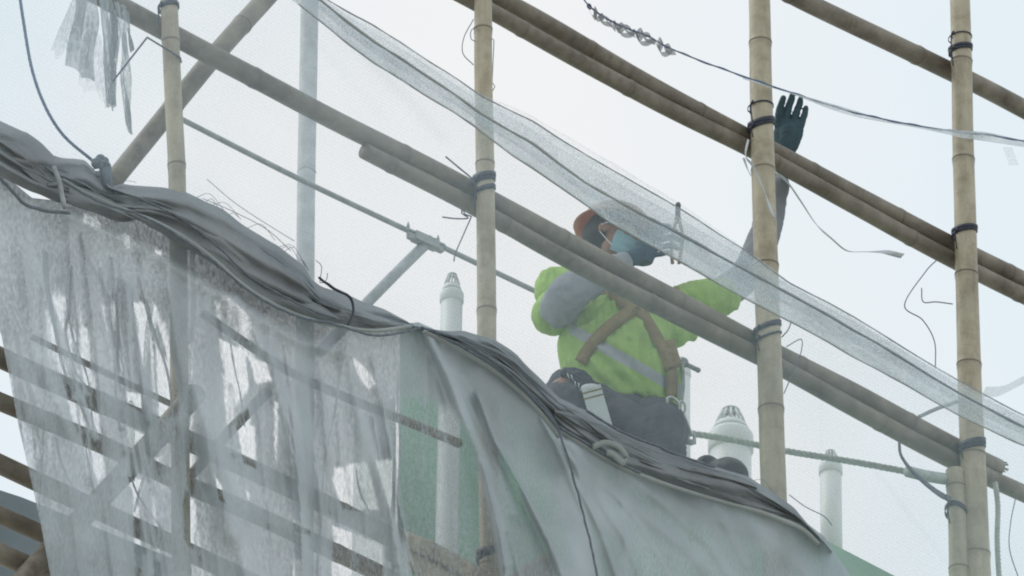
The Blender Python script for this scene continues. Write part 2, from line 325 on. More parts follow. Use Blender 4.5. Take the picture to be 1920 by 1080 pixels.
# ------------------------------------------------------------------ steel post, metal rail, vent pipes
g = G(); c = P(np.array([582, 579, 575, 573, 570.]), np.array([-80, 100, 300, 480, 1150.]), 1.9); tube(g, smoothpath(c, .1), 17 * mpp(c[2]), 24)
pr = thing('steel_post', 'pale steel post standing behind the long sloping ledger at upper left', 'post', c[-1])
obj('shaft', g, M_STEEL, pr)
for k in range(14):
    g = G()
    y = 268 + k * 4.2; q = P(575, y, 1.9) ; rad = 17.6 * mpp(q)
    th = np.linspace(0.2 + random.random() * .5, math.pi * 2 * random.uniform(.55, 1), 24)
    tube(g, q + Sd * (rad * np.cos(th))[:, None] + Td * (-rad * np.sin(th))[:, None] + Zd * (.004 * np.sin(th * 3 + k) + random.uniform(-.003, .003))[:, None], .0014, 5)
obj('wire_lashing', g, M_STEEL, pr)
rt = 1.35
g = G(); c = P(np.array([318, 560, 800, 1010, 1045.]), np.array([212, 335, 449, 549, 566.]), rt); tube(g, smoothpath(c, .1), 5.2 * mpp(c[2]), 12)
rl = thing('metal_rail', 'thin grey metal rail sloping behind the scaffold, held by a bolted bracket on a strut', 'rail', P(690, 700, rt))
obj('rail', g, M_GREY, rl)
g = G(); c = P(np.array([806, 745, 690, 600.]), np.array([450, 510, 566, 660.]), rt); tube(g, c, 10.5 * mpp(c[1]), 14); obj('strut', g, M_GREY, rl)
g = G(); d = P(832, 464, rt) - P(760, 432, rt); L = np.linalg.norm(d); d /= L; up = np.cross(d, Td); up *= np.sign(up[2])
cb = P(797, 450, rt - .012)
box(g, cb + up * .012, L / 2, .004, .008, (d, up, Td)); box(g, cb - up * .012 , L * .44, .011, .010, (d, up, Td)); box(g, cb - up * .004, L * .3, .018, .018, (d, up, Td))
for q in (-.55, .42):
    tube(g, [cb + d * L * q * .8 - up * .02, cb + d * L * q * .8 + Zd * .045], .0032, 8); box(g, cb + d * L * q * .8 + Zd * .028, .006, .006, .005)
obj('bracket', g, M_GREY, rl, smooth=False)

def vent(label, px, ptop, pbot, rpx, t, cap=True, lean=0.0, caph=None):
    top = P(px, ptop, t); m_ = mpp(top); r = rpx * m_; bot = P(px + lean, pbot, t)
    ax = bot - top; ax /= np.linalg.norm(ax)
    o = thing('vent_pipe', label, 'vent pipe', bot, 'white plastic vent pipes on the roof')
    h = (caph or rpx * 1.75) * m_
    body = top + ax * h
    g = G(); n = max(2, int(np.linalg.norm(bot - body) / .2)); tube(g, np.linspace(body, bot, n), r, 28); 
    if np.linalg.norm(bot - body) > 1.2:
        q = body - ax * 0 + ax * 1.02; tube(g, [q, q + ax * .004], r * 1.012, 28)
    obj('pipe', g, M_PVC, o)
    g = G()   # collar, cone, slotted crown
    tube(g, [body + ax * r * 1.0, body + ax * r * .92, body + ax * r * .1, body, body - ax * r * .12], [r * 1.02, r * 1.1, r * 1.1, r * 1.06, r * .98], 28)
    tube(g, [body - ax * r * .12, body - ax * h * .42], [r * .98, r * .72], 28)
    k1 = body - ax * h * .42; k2 = body - ax * h * .96
    e1 = np.cross(ax, (0, 1, .3)); e1 /= np.linalg.norm(e1); e2 = np.cross(ax, e1)
    for k in range(12):
        a = 2 * math.pi * k / 12; dd = e1 * math.cos(a) + e2 * math.sin(a)
        tube(g, [k1 + dd * r * .70, (k1 + k2) / 2 + dd * r * .58, k2 + dd * r * .36], r * .065, 6)
    tube(g, [k2 + ax * .001, k2 - ax * r * .1], [r * .46, r * .36], 20); obj('vent_cap', g, M_PVC, o)
    return o
vent('slim white vent pipe running down the green wall, left of the worker', 848, 514, 1190, 20.5, 0.30, lean=-15, caph=44)
vent("white vent pipe half hidden behind the worker's hip", 1278, 672, 960, 16, 1.2, lean=1, caph=26)
vent('widest white vent pipe, standing right of the worker behind the rope', 1370, 768, 1010, 39, 1.0, caph=56)
vent('slim white vent pipe rising above the green wall top at lower right', 1557, 846, 1100, 20.5, .9, lean=3, caph=32)
vent('white pipe top hidden in the lower net at left', 245, 752, 900, 8, 1.6, caph=10)

# ------------------------------------------------------------------ nets
def dpoly(X, Y, pl):
    best = np.full(X.shape, 1e9)
    for (x0, y0), (x1, y1) in zip(pl[:-1], pl[1:]):
        dx, dy = x1 - x0, y1 - y0; u = np.clip(((X - x0) * dx + (Y - y0) * dy) / (dx * dx + dy * dy + 1e-9), 0, 1)
        best = np.minimum(best, np.hypot(X - x0 - u * dx, Y - y0 - u * dy))
    return best
def inpoly(X, Y, pg):
    ins = np.zeros(X.shape, bool); n = len(pg)
    for i in range(n):
        x0, y0 = pg[i]; x1, y1 = pg[(i + 1) % n]
        c = ((y0 > Y) != (y1 > Y)) & (X < (x1 - x0) * (Y - y0) / ((y1 - y0) if y1 != y0 else 1e-9) + x0); ins ^= c
    return ins
def soft(X, Y, pg, s):
    d = dpoly(X, Y, pg + [pg[0]]); ins = inpoly(X, Y, pg)
    return np.clip(.5 + np.where(ins, d, -d) / (2 * s), 0, 1)
class VN:   # cheap smooth value noise on numpy arrays
    def __init__(s, seed): s.t = np.random.RandomState(seed).rand(64, 64)
    def __call__(s, x, y):
        xi = np.floor(x).astype(int); yi = np.floor(y).astype(int); fx = x - xi; fy = y - yi; fx = fx * fx * (3 - 2 * fx); fy = fy * fy * (3 - 2 * fy)
        T = lambda a, b: s.t[a % 64, b % 64]
        return (T(xi, yi) * (1 - fx) + T(xi + 1, yi) * fx) * (1 - fy) + (T(xi, yi + 1) * (1 - fx) + T(xi + 1, yi + 1) * fx) * fy
vn1, vn2, vn3 = VN(1), VN(2), VN(3)
HEM = np.array([(-80, 290), (0, 335), (60, 385), (125, 392), (200, 400), (300, 432), (400, 495), (500, 565), (600, 607), (700, 628), (785, 618), (860, 652), (960, 722), (1040, 790), (1100, 835), (1160, 872), (1300, 925), (1400, 952), (1500, 985), (1545, 1020), (1600, 1100)], float)
TOP = np.array([(-80, 190), (0, 225), (50, 247), (100, 290), (160, 302), (205, 342), (250, 350), (350, 358), (400, 385), (450, 415), (520, 460), (570, 500), (600, 535), (660, 558), (720, 578), (785, 612), (870, 622), (930, 640), (970, 665), (1010, 705), (1050, 748), (1100, 772), (1150, 808), (1220, 838), (1280, 857), (1400, 893), (1450, 925), (1490, 955), (1520, 988), (1560, 1030), (1600, 1090)], float)
hem = lambda x: np.interp(x, HEM[:, 0], HEM[:, 1]); top = lambda x: np.interp(x, TOP[:, 0], TOP[:, 1])
NT = -.13
net = thing('safety_net', 'grey translucent safety net bundled along its top and hanging in folds over the lower scaffold', 'safety net', P(700, 1150, NT))
xs = np.linspace(-70, 1600, 520); vs = np.linspace(0, 1, 190)
X, V = np.meshgrid(xs, vs)
LB = np.array([(300, -200), (560, -30), (600, 2), (680, 18), (760, 33), (880, 60), (960, 76), (1080, 96), (1200, 110)], float)   # left edge x as function of y
Y = hem(X) - 14 + V * (1150 - hem(X) + 14)
lb = np.interp(Y, LB[:, 0], LB[:, 1]); RBx = np.interp(Y, [980, 1010, 1080, 1200], [1545, 1560, 1590, 1640])
X = lb + (X - xs[0]) / (xs[-1] - xs[0]) * (RBx - lb)
Y = hem(X) - 14 + V * (1150 - hem(X) + 14)
# density: woven cloth lying in one, two or more layers
dens = np.interp(X, [0, 90, 330, 420, 560, 700, 760, 900, 980, 1100, 1600], [.70, .27, .33, .82, .88, .76, .46, .56, .70, .74, .80])
dens = np.maximum(dens, np.interp(Y - hem(X), [0, 40, 130, 200], [.97, .93, .88, 0]) * np.interp(X, [0, 1500], [1, .95]))
h = np.zeros_like(X)
k = soft(X, Y, [(752, 745), (800, 748), (895, 800), (915, 1010), (960, 1160), (740, 1160), (748, 900)], 13); dens = dens * (1 - k) + .40 * k
# long gathered folds (polyline, half-width px, density, height m)
F = [
 ([(100, 400), (125, 560), (150, 760), (175, 1080)], 0, 0, 0),
 ([(60, 520), (75, 640), (100, 740), (130, 860), (150, 1100)], 22, .35, .02),
 ([(20, 600), (45, 700), (85, 800), (120, 900), (160, 1100)], 20, .3, .02),
 ([(40, 470), (60, 640), (110, 760), (170, 900)], 12, .25, .02),
 ([(160, 520), (185, 640), (200, 760), (215, 900), (225, 1100)], 17, .5, .03),
 ([(85, 540), (110, 620), (140, 720), (180, 820)], 7, .35, .012),
 ([(130, 540), (122, 620), (135, 690), (165, 740)], 4, .3, .006),
 ([(222, 555), (220, 640), (218, 720), (226, 800)], 5, .4, .008),
 ([(250, 560), (258, 650), (272, 760)], 4, .4, .006),
 ([(290, 580), (276, 660), (272, 740), (280, 790)], 6, .25, .006),
 ([(275, 565), (300, 640), (318, 720)], 6, .4, .008),
 ([(232, 560), (240, 700), (238, 900), (242, 1100)], 9, .4, .015),
 ([(310, 540), (330, 620), (350, 700), (390, 820), (430, 960), (470, 1100)], 22, .3, .05),
 ([(360, 560), (380, 700), (400, 820), (430, 1000)], 20, .25, .03),
 ([(200, 940), (210, 1100)], 40, .4, .02), ([(110, 900), (130, 1100)], 40, .4, .02),
 ([(330, 800), (330, 1100)], 26, .3, .02), ([(440, 560), (500, 660), (540, 780), (560, 900), (566, 1100)], 16, .3, .03),
 ([(600, 640), (612, 760), (604, 900), (606, 1100)], 14, .3, .03),
 ([(655, 640), (660, 700), (680, 800), (712, 900), (738, 1000), (760, 1100)], 13, .40, .03),
 ([(800, 622), (850, 740), (896, 850), (912, 900), (935, 1000), (950, 1100)], 9, .34, .055),
 ([(896, 740), (930, 830), (985, 930), (1030, 1020), (1060, 1100)], 6, .32, .05),
 ([(905, 870), (930, 960), (950, 1060)], 9, .2, .02),
 ([(800, 630), (800, 740), (790, 900)], 8, .12, .01),
 ([(1070, 830), (1180, 890), (1250, 950), (1330, 1020), (1380, 1100)], 10, .12, .03),
 ([(1060, 840), (1120, 900), (1200, 960), (1290, 1030), (1350, 1100)], 12, .12, .03),
 ([(905, 690), (1000, 770), (1050, 850), (1080, 960), (1090, 1100)], 22, .12, .02),
 ([(1230, 930), (1350, 975), (1450, 1010), (1540, 1100)], 14, .1, .03),
 ([(1160, 880), (1170, 980), (1175, 1100)], 5, .1, .012), ([(1340, 950), (1370, 1000), (1400, 1060)], 8, .1, .02),
 ([(1050, 900), (1040, 1000), (1050, 1100)], 16, .1, .02), ([(120, 400), (260, 460), (420, 560), (560, 640), (640, 660)], 12, .1, .03),
 ([(130, 400), (135, 500), (150, 600)], 14, .2, .03), ([(640, 640), (638, 800), (640, 1000)], 10, .12, .02),
]
RF = random.Random(5)
for q in range(46):
    x0 = RF.uniform(40, 730); y0 = float(hem(x0)) + RF.uniform(20, 160); sl = RF.uniform(-.02, .2); L_ = RF.uniform(250, 620); c_ = RF.uniform(-14, 14)
    F.append(([(x0, y0), (x0 + sl * L_ * .5 + c_, y0 + L_ * .5), (x0 + sl * L_, y0 + L_)], RF.choice([2.5, 3.5, 5, 8, 11]), RF.uniform(.12, .4), RF.uniform(.004, .02)))
for q in range(15):
    ox, oy = [(800, 622), (1052, 812), (1000, 760)][q % 3]; a_ = math.radians(RF.uniform(42, 84)); L_ = RF.uniform(300, 560); u0 = RF.uniform(30, 120)
    F.append(([(ox + u0 * math.cos(a_), oy + u0 * math.sin(a_)), (ox + L_ * .6 * math.cos(a_ + .05), oy + L_ * .6 * math.sin(a_ + .05)), (ox + L_ * math.cos(a_ + .13), oy + L_ * math.sin(a_ + .13))], RF.choice([5, 8, 12, 20]), RF.uniform(.08, .22), RF.uniform(.008, .03)))
for pl, hw, dd, hh in F:
    if hw == 0: continue
    d = dpoly(X, Y, pl); k = np.exp(-(d / hw) ** 2); ks = 1 / (1 + np.exp((d - hw) / (hw * .16)))
    dens += dd * ks * .9; h += hh * k
# thin single-layer windows in the gathered cloth
Wn = [([(402, 568), (425, 548), (470, 590), (505, 690), (470, 680), (436, 640), (405, 600)], .55, 4),
 ([(412, 634), (460, 660), (466, 730), (440, 765), (428, 740)], .16, 3), ([(466, 668), (500, 682), (512, 715), (480, 722)], .20, 3),
 ([(438, 785), (465, 765), (470, 790), (444, 805)], .2, 3), ([(442, 780), (478, 800), (480, 880), (455, 870)], .25, 4),
 ([(512, 750), (524, 752), (520, 870), (514, 870)], .35, 3), ([(350, 640), (362, 640), (366, 930), (350, 930)], .38, 4),
 ([(346, 920), (365, 945), (362, 1030), (344, 1010)], .25, 4), ([(402, 890), (414, 905), (424, 945), (410, 940)], .15, 3), ([(455, 912), (472, 925), (466, 945)], .25, 4),
 ([(415, 700), (440, 720), (446, 800), (420, 800)], .55, 5), ([(625, 875), (690, 860), (715, 960), (640, 960), (620, 900)], .42, 6), ([(620, 980), (720, 1020), (720, 1100), (620, 1100)], .42, 5), ([(700, 860), (742, 860), (742, 980), (722, 940)], .32, 5),
 ([(545, 965), (590, 985), (585, 1010), (545, 1000)], .5, 6), ([(545, 1040), (580, 1050), (580, 1100), (545, 1100)], .5, 6), ([(615, 880), (622, 960), (616, 990)], .4, 3),
 ([(650, 650), (690, 690), (712, 720), (690, 735), (664, 700)], .45, 6),
 ([(938, 850), (975, 910), (978, 975), (955, 910)], .42, 5),
 ([(1180, 1030), (1215, 1040), (1215, 1100), (1180, 1100)], .7, 14), ([(1410, 1030), (1435, 1040), (1435, 1100), (1410, 1100)], .66, 7), ([(1290, 985), (1330, 1000), (1330, 1030), (1290, 1020)], .74, 14),
 ([(150, 400), (185, 405), (175, 425), (155, 420)], .5, 4), ([(230, 435), (245, 440), (245, 470), (232, 465)], .4, 3), ([(290, 465), (316, 470), (310, 480), (290, 478)], .4, 3), ([(160, 395), (200, 420), (180, 435), (155, 415)], .5, 5)]
for pg, val, s in Wn:
    k = soft(X, Y, pg, s); dens = dens * (1 - k) + (val + .12 * (vn2(X / 5, Y / 30) - .5)) * k
# pleat texture running down the cloth
lean = X - (Y - 600) * .12
pl1 = vn1(lean / 17, Y / 380); pl2 = vn3(lean / 7, Y / 260 + 9)
leftw = np.interp(X, [0, 340, 620, 800, 1000], [1, 1, .6, .25, .2])
dens += (pl1 - .5) * .28 * leftw + (pl2 - .5) * .14 * leftw
h += (pl1 - .5) * .022 * leftw + (pl2 - .5) * .008 * leftw + .05 * (vn2(X / 150, Y / 200) - .5) +   .004 * (vn3((X - .6 * Y) / 24, Y / 160 + X / 300) - .5)
# open tears at far left
for pg in [[(246, 565), (276, 570), (284, 640), (270, 700), (262, 650), (256, 600)], [(284, 560), (296, 580), (290, 620), (282, 590)], [(300, 655), (318, 690), (320, 770), (306, 760), (300, 700)], [(237, 735), (272, 740), (270, 775), (240, 760)], [(238, 800), (270, 815), (242, 845)], [(240, 895), (270, 900), (262, 930), (246, 915)], [(352, 868), (364, 880), (360, 912), (352, 908)]]:
    k = soft(X, Y, pg, 2.0); dens = dens * (1 - k) + .06 * k
k_ = np.clip((dens - .36) / .26, 0, 1); k_ = k_ * k_ * (3 - 2 * k_)
dens = dens + .10 * (vn2(lean / 4.5, Y / 60) - .5) * leftw
bw = np.clip((760 - X) / 40, 0, 1); dens = dens * (1 - bw) + bw * (.08 * dens + .92 * (.30 + np.interp(X, [330, 400, 740], [.57, .61, .58]) * k_)); h *= np.interp(X, [1000, 1120], [1, .4])
dens = np.clip(dens, .05, .975)
g = G(); grid(g, P(X, Y, NT - h), dens); sh = obj('hanging_sheet', g, M_NET, net)
bm_faces = len(g.f)
# bundled rolls along the top
def roll(x0, x1, lo, hi, seed, R=.045, t=NT - .01, dark=0.0, n=None, endtaper=40, creases=6):
    n = n or int((x1 - x0) / 4); u = np.linspace(x0, x1, n); m = 72; th = np.linspace(0, 2 * np.pi, m)
    U_, TH = np.meshgrid(u, th, indexing='ij')
    k = np.clip(np.minimum(u - x0, x1 - u) / endtaper, 0.12, 1) ** .5
    yt = hi(u); yb = lo(u); mid = (yt + yb) / 2; half = (yb - yt) / 2 * k
    a = .5 - .5 * np.cos(TH)      # 0 top .. 1 bottom .. 0
    front = np.sin(TH)
    va = VN(seed); cre = np.zeros_like(U_)
    ph = a * creases * .3 + 1.3 * (va(U_ / 150, a * 1.2) - .5) + U_ / (x1 - x0) * .9
    cre = .5 + .5 * np.cos(2 * np.pi * ph); cre = cre ** 1.6
    fine = va(U_ / 70 + 7, ph * 2.2) * .7 + .5 * va(U_ / 16 + 3, a * 14)
    wob = 7 * (va(U_ / 38, TH * 0 + 3) - .5)
    rad = R * np.clip(half / 36, .35, 1.3)[:, None]
    Yv = mid[:, None] - half[:, None] * np.cos(TH) * (1 + .0 * front) + wob * np.abs(np.cos(TH))
    tv = t - rad * np.maximum(front, -.35) + np.where(front > 0, (.5 - cre) * .026 * front - .012 * (fine - .5) * front, 0)
    Vt = P(U_, Yv, tv); dn = np.clip(.90 + .12 * (va(U_ / 30, a * 8) - .5) - .25 * np.clip(.06 - a, 0, 1) / .06 * va(U_ / 9, a * 40), .5, 1)
    g = G(); grid(g, Vt, dn); return obj('bundled_roll', g, M_ROLL, net)
def rollfold(x0, x1, a0, a1, w, seed, R=.03):
    fu = lambda x: top(x) + (hem(x) - top(x)) * (a0 + (a1 - a0) * (x - x0) / (x1 - x0)) - w * (hem(x) - top(x)) * .5
    fl = lambda x: fu(x) + w * (hem(x) - top(x))
    roll(x0, x1, fl, fu, seed, R, NT - .035 - .006 * (seed % 4), creases=2, endtaper=90)
lin = lambda pts: (lambda x: np.interp(x, [p[0] for p in pts], [p[1] for p in pts]))
roll(-80, 235, lin([(-80, 262), (0, 300), (60, 335), (110, 345), (160, 352), (235, 400)]), top, 11, .05)
roll(-80, 140, lin([(-80, 300), (0, 330), (60, 362), (140, 395)]), lin([(-80, 240), (0, 272), (60, 320), (140, 362)]), 12, .03, NT - .045, creases=4)
roll(190, 610, lambda x: hem(x) - 3, top, 13, .06, creases=7)
roll(240, 640, lambda x: hem(x) + 2, lin([(240, 372), (330, 385), (420, 430), (500, 500), (580, 560), (640, 590)]), 14, .035, NT - .05, creases=4)
roll(560, 800, lambda x: hem(x) - 6, top, 15, .045, creases=4)
roll(775, 1120, lambda x: hem(x) - 2, top, 16, .06, creases=6)
roll(1020, 1560, lambda x: hem(x) - 2, lambda x: top(x), 17, .06, creases=6)
roll(1040, 1420, lin([(1040, 800), (1150, 838), (1280, 880), (1420, 925)]), lin([(1040, 752), (1150, 806), (1280, 856), (1420, 905)]), 18, .03, NT - .05, creases=3)
roll(90, 250, lin([(90, 372), (160, 392), (250, 428)]), lin([(90, 330), (160, 352), (250, 392)]), 19, .02, NT - .06, creases=3)
for q in [(200, 440, .15, .75, .34, 31), (330, 600, .2, .62, .30, 32), (260, 620, .55, .85, .28, 33), (430, 640, .15, .5, .3, 34), (570, 780, .3, .7, .4, 35), (790, 1000, .2, .75, .34, 36), (860, 1100, .3, .8, .34, 37), (900, 1120, .1, .4, .26, 38),
          (1060, 1330, .2, .75, .30, 39), (1150, 1480, .15, .62, .26, 40), (1200, 1500, .6, .8, .26, 41), (1300, 1550, .25, .45, .24, 42), (-70, 130, .3, .6, .3, 43), (60, 230, .2, .7, .3, 44)]: rollfold(*q)
# hem cords
def cord(pts, r, t, name='hem_cord', m=None, wob=1.2, parent=None):
    p = smoothpath(np.array(pts, float), 6); p = p + wob * np.stack([vn1(p[:, 0] / 14, p[:, 1] / 14) - .5, vn2(p[:, 0] / 14, p[:, 1] / 14) - .5], 1) * 2
    g = G(); c = P(p[:, 0], p[:, 1], t); tube(g, c, r * mpp(c[0]) * (1 + .25 * (vn3(p[:, 0] / 8, p[:, 1] / 8) - .5)), 8); return obj(name, g, m or M_CORD, parent or net)
M_HEM = netmat('hem_tape', (.50, .52, .50), (.35, .38, .36), .25, 120, .3)
def hemtape(pts, r, t):
    p = smoothpath(np.array(pts, float), 6); g = G(); c = P(p[:, 0], p[:, 1], t); tube(g, c, r * mpp(c[0]) * (1 + .3 * (vn3(p[:, 0] / 20, p[:, 1] / 20) - .5)), 10, a=.95); return obj('hem_tape', g, M_HEM, net)
hemtape([(118, 338), (160, 362), (220, 388), (300, 420), (380, 470), (470, 545), (560, 592), (640, 612), (700, 620), (770, 612)], 4, NT - .11)
cord([(120, 342), (190, 380), (260, 402), (330, 440), (400, 490), (470, 548), (550, 590), (620, 606), (700, 628), (760, 622), (790, 616)], 2.4, NT - .125)
cord([(-40, 300), (10, 345), (45, 380), (85, 395), (130, 400)], 3.4, NT - .10)
cord([(262, 372), (330, 405), (400, 455), (470, 520), (540, 560), (600, 588), (640, 600)], 2, NT - .10)
cord([(100, 312), (112, 345), (122, 390)], 4.6, NT - .12, m=M_GREY)
cord([(800, 618), (870, 652), (950, 700), (1010, 752), (1042, 795), (1062, 850), (1085, 930), (1105, 1010), (1125, 1100)], 2.3, NT - .12)
cord([(790, 614), (850, 632), (900, 660), (960, 705), (1020, 770), (1045, 800)], 2.2, NT - .13)
hemtape([(795, 622), (860, 655), (940, 706), (1005, 765), (1048, 820)], 4, NT - .10)
cord([(1048, 800), (1100, 832), (1150, 862), (1200, 886)], 2.6, NT - .11)
hemtape([(1048, 806), (1120, 850), (1180, 882), (1260, 912), (1350, 940), (1430, 962), (1500, 990), (1535, 1020)], 4, NT - .10)
cord([(1100, 770), (1160, 806), (1230, 836), (1290, 860), (1340, 876)], 2.5, NT - .09)
cord([(597, 520), (625, 540), (655, 556), (663, 585), (648, 615)], 2.6, NT - .1, m=M_TIE)
cord([(0, 395), (40, 440), (75, 480)], 2.5, NT - .06, m=M_HEM, wob=.5)
# looped tape lying on the roll
g = G(); p = smoothpath(np.array([(1112, 838), (1135, 830), (1160, 838), (1175, 858), (1168, 868), (1150, 852), (1138, 848)], float), 4); ribbon(g, P(p[:, 0], p[:, 1], NT - .13), .02, (0.2, -.3, .8), .9, .002)
obj('tape_loop', g, M_HEM, net)
# torn strands hanging inside the tears
def strand(pts, w, t, dn, nm='torn_strand'):
    p = smoothpath(np.array(pts, float), 6); c = P(p[:, 0], p[:, 1], t + .01 * np.sin(np.arange(len(p)) * .3)); s = mpp(c[0]); ww = np.interp(np.linspace(0, 1, len(p)), np.linspace(0, 1, len(w)), w)
    g = G(); m = 5; u = np.linspace(-.5, .5, m); Vt = c[:, None] + Sd * (u[None] * ww[:, None] * s * 1.35)[..., None] + Td * (.012 * np.abs(u) * np.sin(np.arange(len(p)) * .21)[:, None])[..., None]
    grid(g, Vt, np.full(Vt.shape[:2], dn)); return obj(nm, g, M_NET, net)
for a in [([(85, 470), (98, 600), (125, 700), (165, 800)], (12, 8, 5), .82), ([(135, 500), (132, 580), (121, 625), (140, 690), (172, 735)], (4, 5, 3), .8), ([(125, 560), (140, 640), (165, 720), (180, 830)], (3, 3), .8),
          ([(222, 520), (221, 620), (217, 700), (225, 810)], (6, 5, 6), .85), ([(248, 540), (257, 650), (270, 760), (280, 860)], (5, 3, 2), .85), ([(288, 560), (277, 640), (272, 720), (285, 820)], (7, 14, 26), .55),
          ([(272, 560), (296, 640), (316, 720), (330, 800)], (10, 6, 3), .85), ([(105, 820), (118, 870), (140, 920), (160, 960)], (6, 4), .8), ([(160, 830), (170, 880), (180, 940)], (3, 3), .8),
          ([(242, 880), (262, 930), (300, 990)], (4, 3), .85), ([(252, 960), (270, 900), (285, 860)], (4, 7), .7), ([(30, 620), (60, 760), (80, 900), (110, 1100)], (10, 14, 16), .5), ([(150, 450), (200, 560), (225, 700)], (14, 10), .5),
          ([(365, 440), (360, 600), (352, 800)], (10, 7), .6), ([(430, 620), (446, 720), (458, 800)], (3, 3), .8), ([(650, 640), (628, 760), (606, 900), (596, 1080)], (3, 3), .8), ([(940, 870), (952, 920), (975, 990)], (3, 3), .8), ([(735, 750), (738, 900), (736, 1080)], (6, 7), .7), ([(747, 700), (748, 900), (747, 1080)], (3, 3), .9), ([(668, 880), (680, 930), (720, 1010), (760, 1090)], (3, 4), .8)]:
    strand(*a[:2], NT + .06, a[2])
# grey tarpaulin behind bottom left
x = np.linspace(-60, 330, 60); v = np.linspace(0, 1, 14); Xs, Vs = np.meshgrid(x, v); yt = np.interp(Xs, [-60, 0, 40, 75, 330], [898, 919, 932, 946, 1050]); Ys = yt + Vs * (1180 - yt)
g = G(); TT = .8 + .02 * np.sin(Xs / 30 + Vs * 3); grid(g, P(Xs, Ys, TT)); n_ = len(g.f); g2 = G(); grid(g2, P(Xs, Ys, TT + .01)); g.add(g2.v[0], g2.f)
tagp(obj('tarpaulin', g, M_TARP), 'flat blue grey tarpaulin behind the ledgers in the bottom left corner', 'tarpaulin')

# upper fine net with its gathered upper border
fn = thing('fine_net', 'fine white net stretched up from the worker to a crumpled border crossing the picture', 'net', P(1300, 900, -.2))
BU = [(540, -46), (590, -14), (700, 48), (800, 112), (905, 180), (1000, 228), (1100, 292), (1200, 348), (1280, 395), (1400, 470), (1480, 530), (1600, 592), (1700, 655), (1800, 715), (1920, 778), (2000, 820)]
BL = [(540, -6), (600, 40), (700, 118), (800, 180), (890, 236), (960, 290), (1050, 350), (1140, 415), (1280, 494), (1400, 560), (1500, 612), (1600, 668), (1700, 722), (1800, 780), (1920, 835), (2000, 876)]
BM = [(540, -30), (600, 0), (700, 78), (800, 142), (905, 214), (1000, 270), (1100, 345), (1200, 400), (1280, 442), (1440, 528), (1640, 640), (1800, 738), (1920, 800), (2000, 842)]
bu, bl, bmid = lin(BU), lin(BL), lin(BM)
FT = -.30
x = np.linspace(-80, 2000, 320); v = np.linspace(0, 1, 80); Xs, Vs = np.meshgrid(x, v)
low = np.where(Xs < 1540, (hem(Xs) + top(Xs)) / 2, 1150); ut = np.where(Xs < 560, -60, bu(Xs) + 6); Ys = ut + Vs * (np.maximum(low - ut, 20))
hh = .05 * (vn1(Xs / 260, Ys / 200) - .5) + .008 * (vn2((Xs - .5 * Ys) / 40, Ys / 80) - .5)
dd = .17 + .06 * (vn3(Xs / 90 - Ys / 160, Ys / 120) - .5)
dd += .10 * np.exp(-(dpoly(Xs, Ys, [(640, 60), (760, 180), (830, 260)]) / 12) ** 2) + .05 * np.exp(-(dpoly(Xs, Ys, [(600, 90), (720, 220)]) / 9) ** 2) + .06 * np.exp(-(dpoly(Xs, Ys, [(1640, 880), (1780, 1060)]) / 5) ** 2)
g = G(); grid(g, P(Xs, Ys, FT + (.11 * Vs) - hh), np.clip(dd, .03, 1)); obj('net_sheet', g, M_NETF, fn)
def bandsheet(fu, fl, t, dn, seed, amp=.02, pleats=4, x0=540, x1=2000, edge=.2):
    va = VN(seed); x = np.linspace(x0, x1, int((x1 - x0) / 4)); v = np.linspace(0, 1, 22); Xs, Vs = np.meshgrid(x, v)
    a, b = fu(Xs), fl(Xs); wv = 5 * (va(Xs / 60, 0 * Xs + seed) - .5); Ys = a + wv + Vs * (b - a)
    ph = Vs * pleats + 1.5 * (va(Xs / 130, Vs * 1.2) - .5)
    hh = amp * (va(Xs / 50, ph) - .5) + amp * .8 * (va(Xs / 18, ph * 2) - .5)
    d = dn * (.82 + .5 * (va(Xs / 90, ph * 1.3) - .35)) + edge * (np.exp(-(Vs / .05) ** 2) + np.exp(-((1 - Vs) / .05) ** 2))
    g = G(); grid(g, P(Xs, Ys, t - hh), np.clip(d, .05, .96)); return obj('gathered_border', g, M_BAND, fn)
bandsheet(bu, bl, FT - .02, .34, 21, .035)
bandsheet(bmid, bl, FT - .05, .60, 22, .03, 3)
bandsheet(lambda x: bu(x) + .35 * (bmid(x) - bu(x)), lambda x: bmid(x) + .5 * (bl(x) - bmid(x)), FT - .035, .34, 23, .03, 3)
bandsheet(lambda x: bu(x) - np.interp(x, [860, 1000, 1150, 1300, 1400], [0, 10, 16, 8, 0]), lambda x: bmid(x) - 4, FT - .01, .15, 24, .02, 3, 880, 1800, .15)
def netcord(f, r, t, x0, x1, m, dy=0): 
    x = np.arange(x0, x1, 6.); p = np.stack([x, f(x) + dy + 3 * (vn2(x / 50, x * 0) - .5)], 1); c = P(p[:, 0], p[:, 1], t); g = G(); tube(g, c, r * mpp(c[0]) * (1 + .5 * (vn1(x / 25, x * 0) - .5)), 7, a=.85); return obj('border_cord', g, m, fn)
M_BC = mat('border_cord_grey', (.33, .36, .38), .8, .25, 40)
netcord(bmid, 2.6, FT - .07, 540, 1240, M_HEM); netcord(bmid, 2.8, FT - .07, 1200, 1990, M_BC); netcord(bl, 1.6, FT - .06, 560, 1990, M_HEM)
netcord(bu, 1.3, FT - .02, 560, 1990, M_BC)

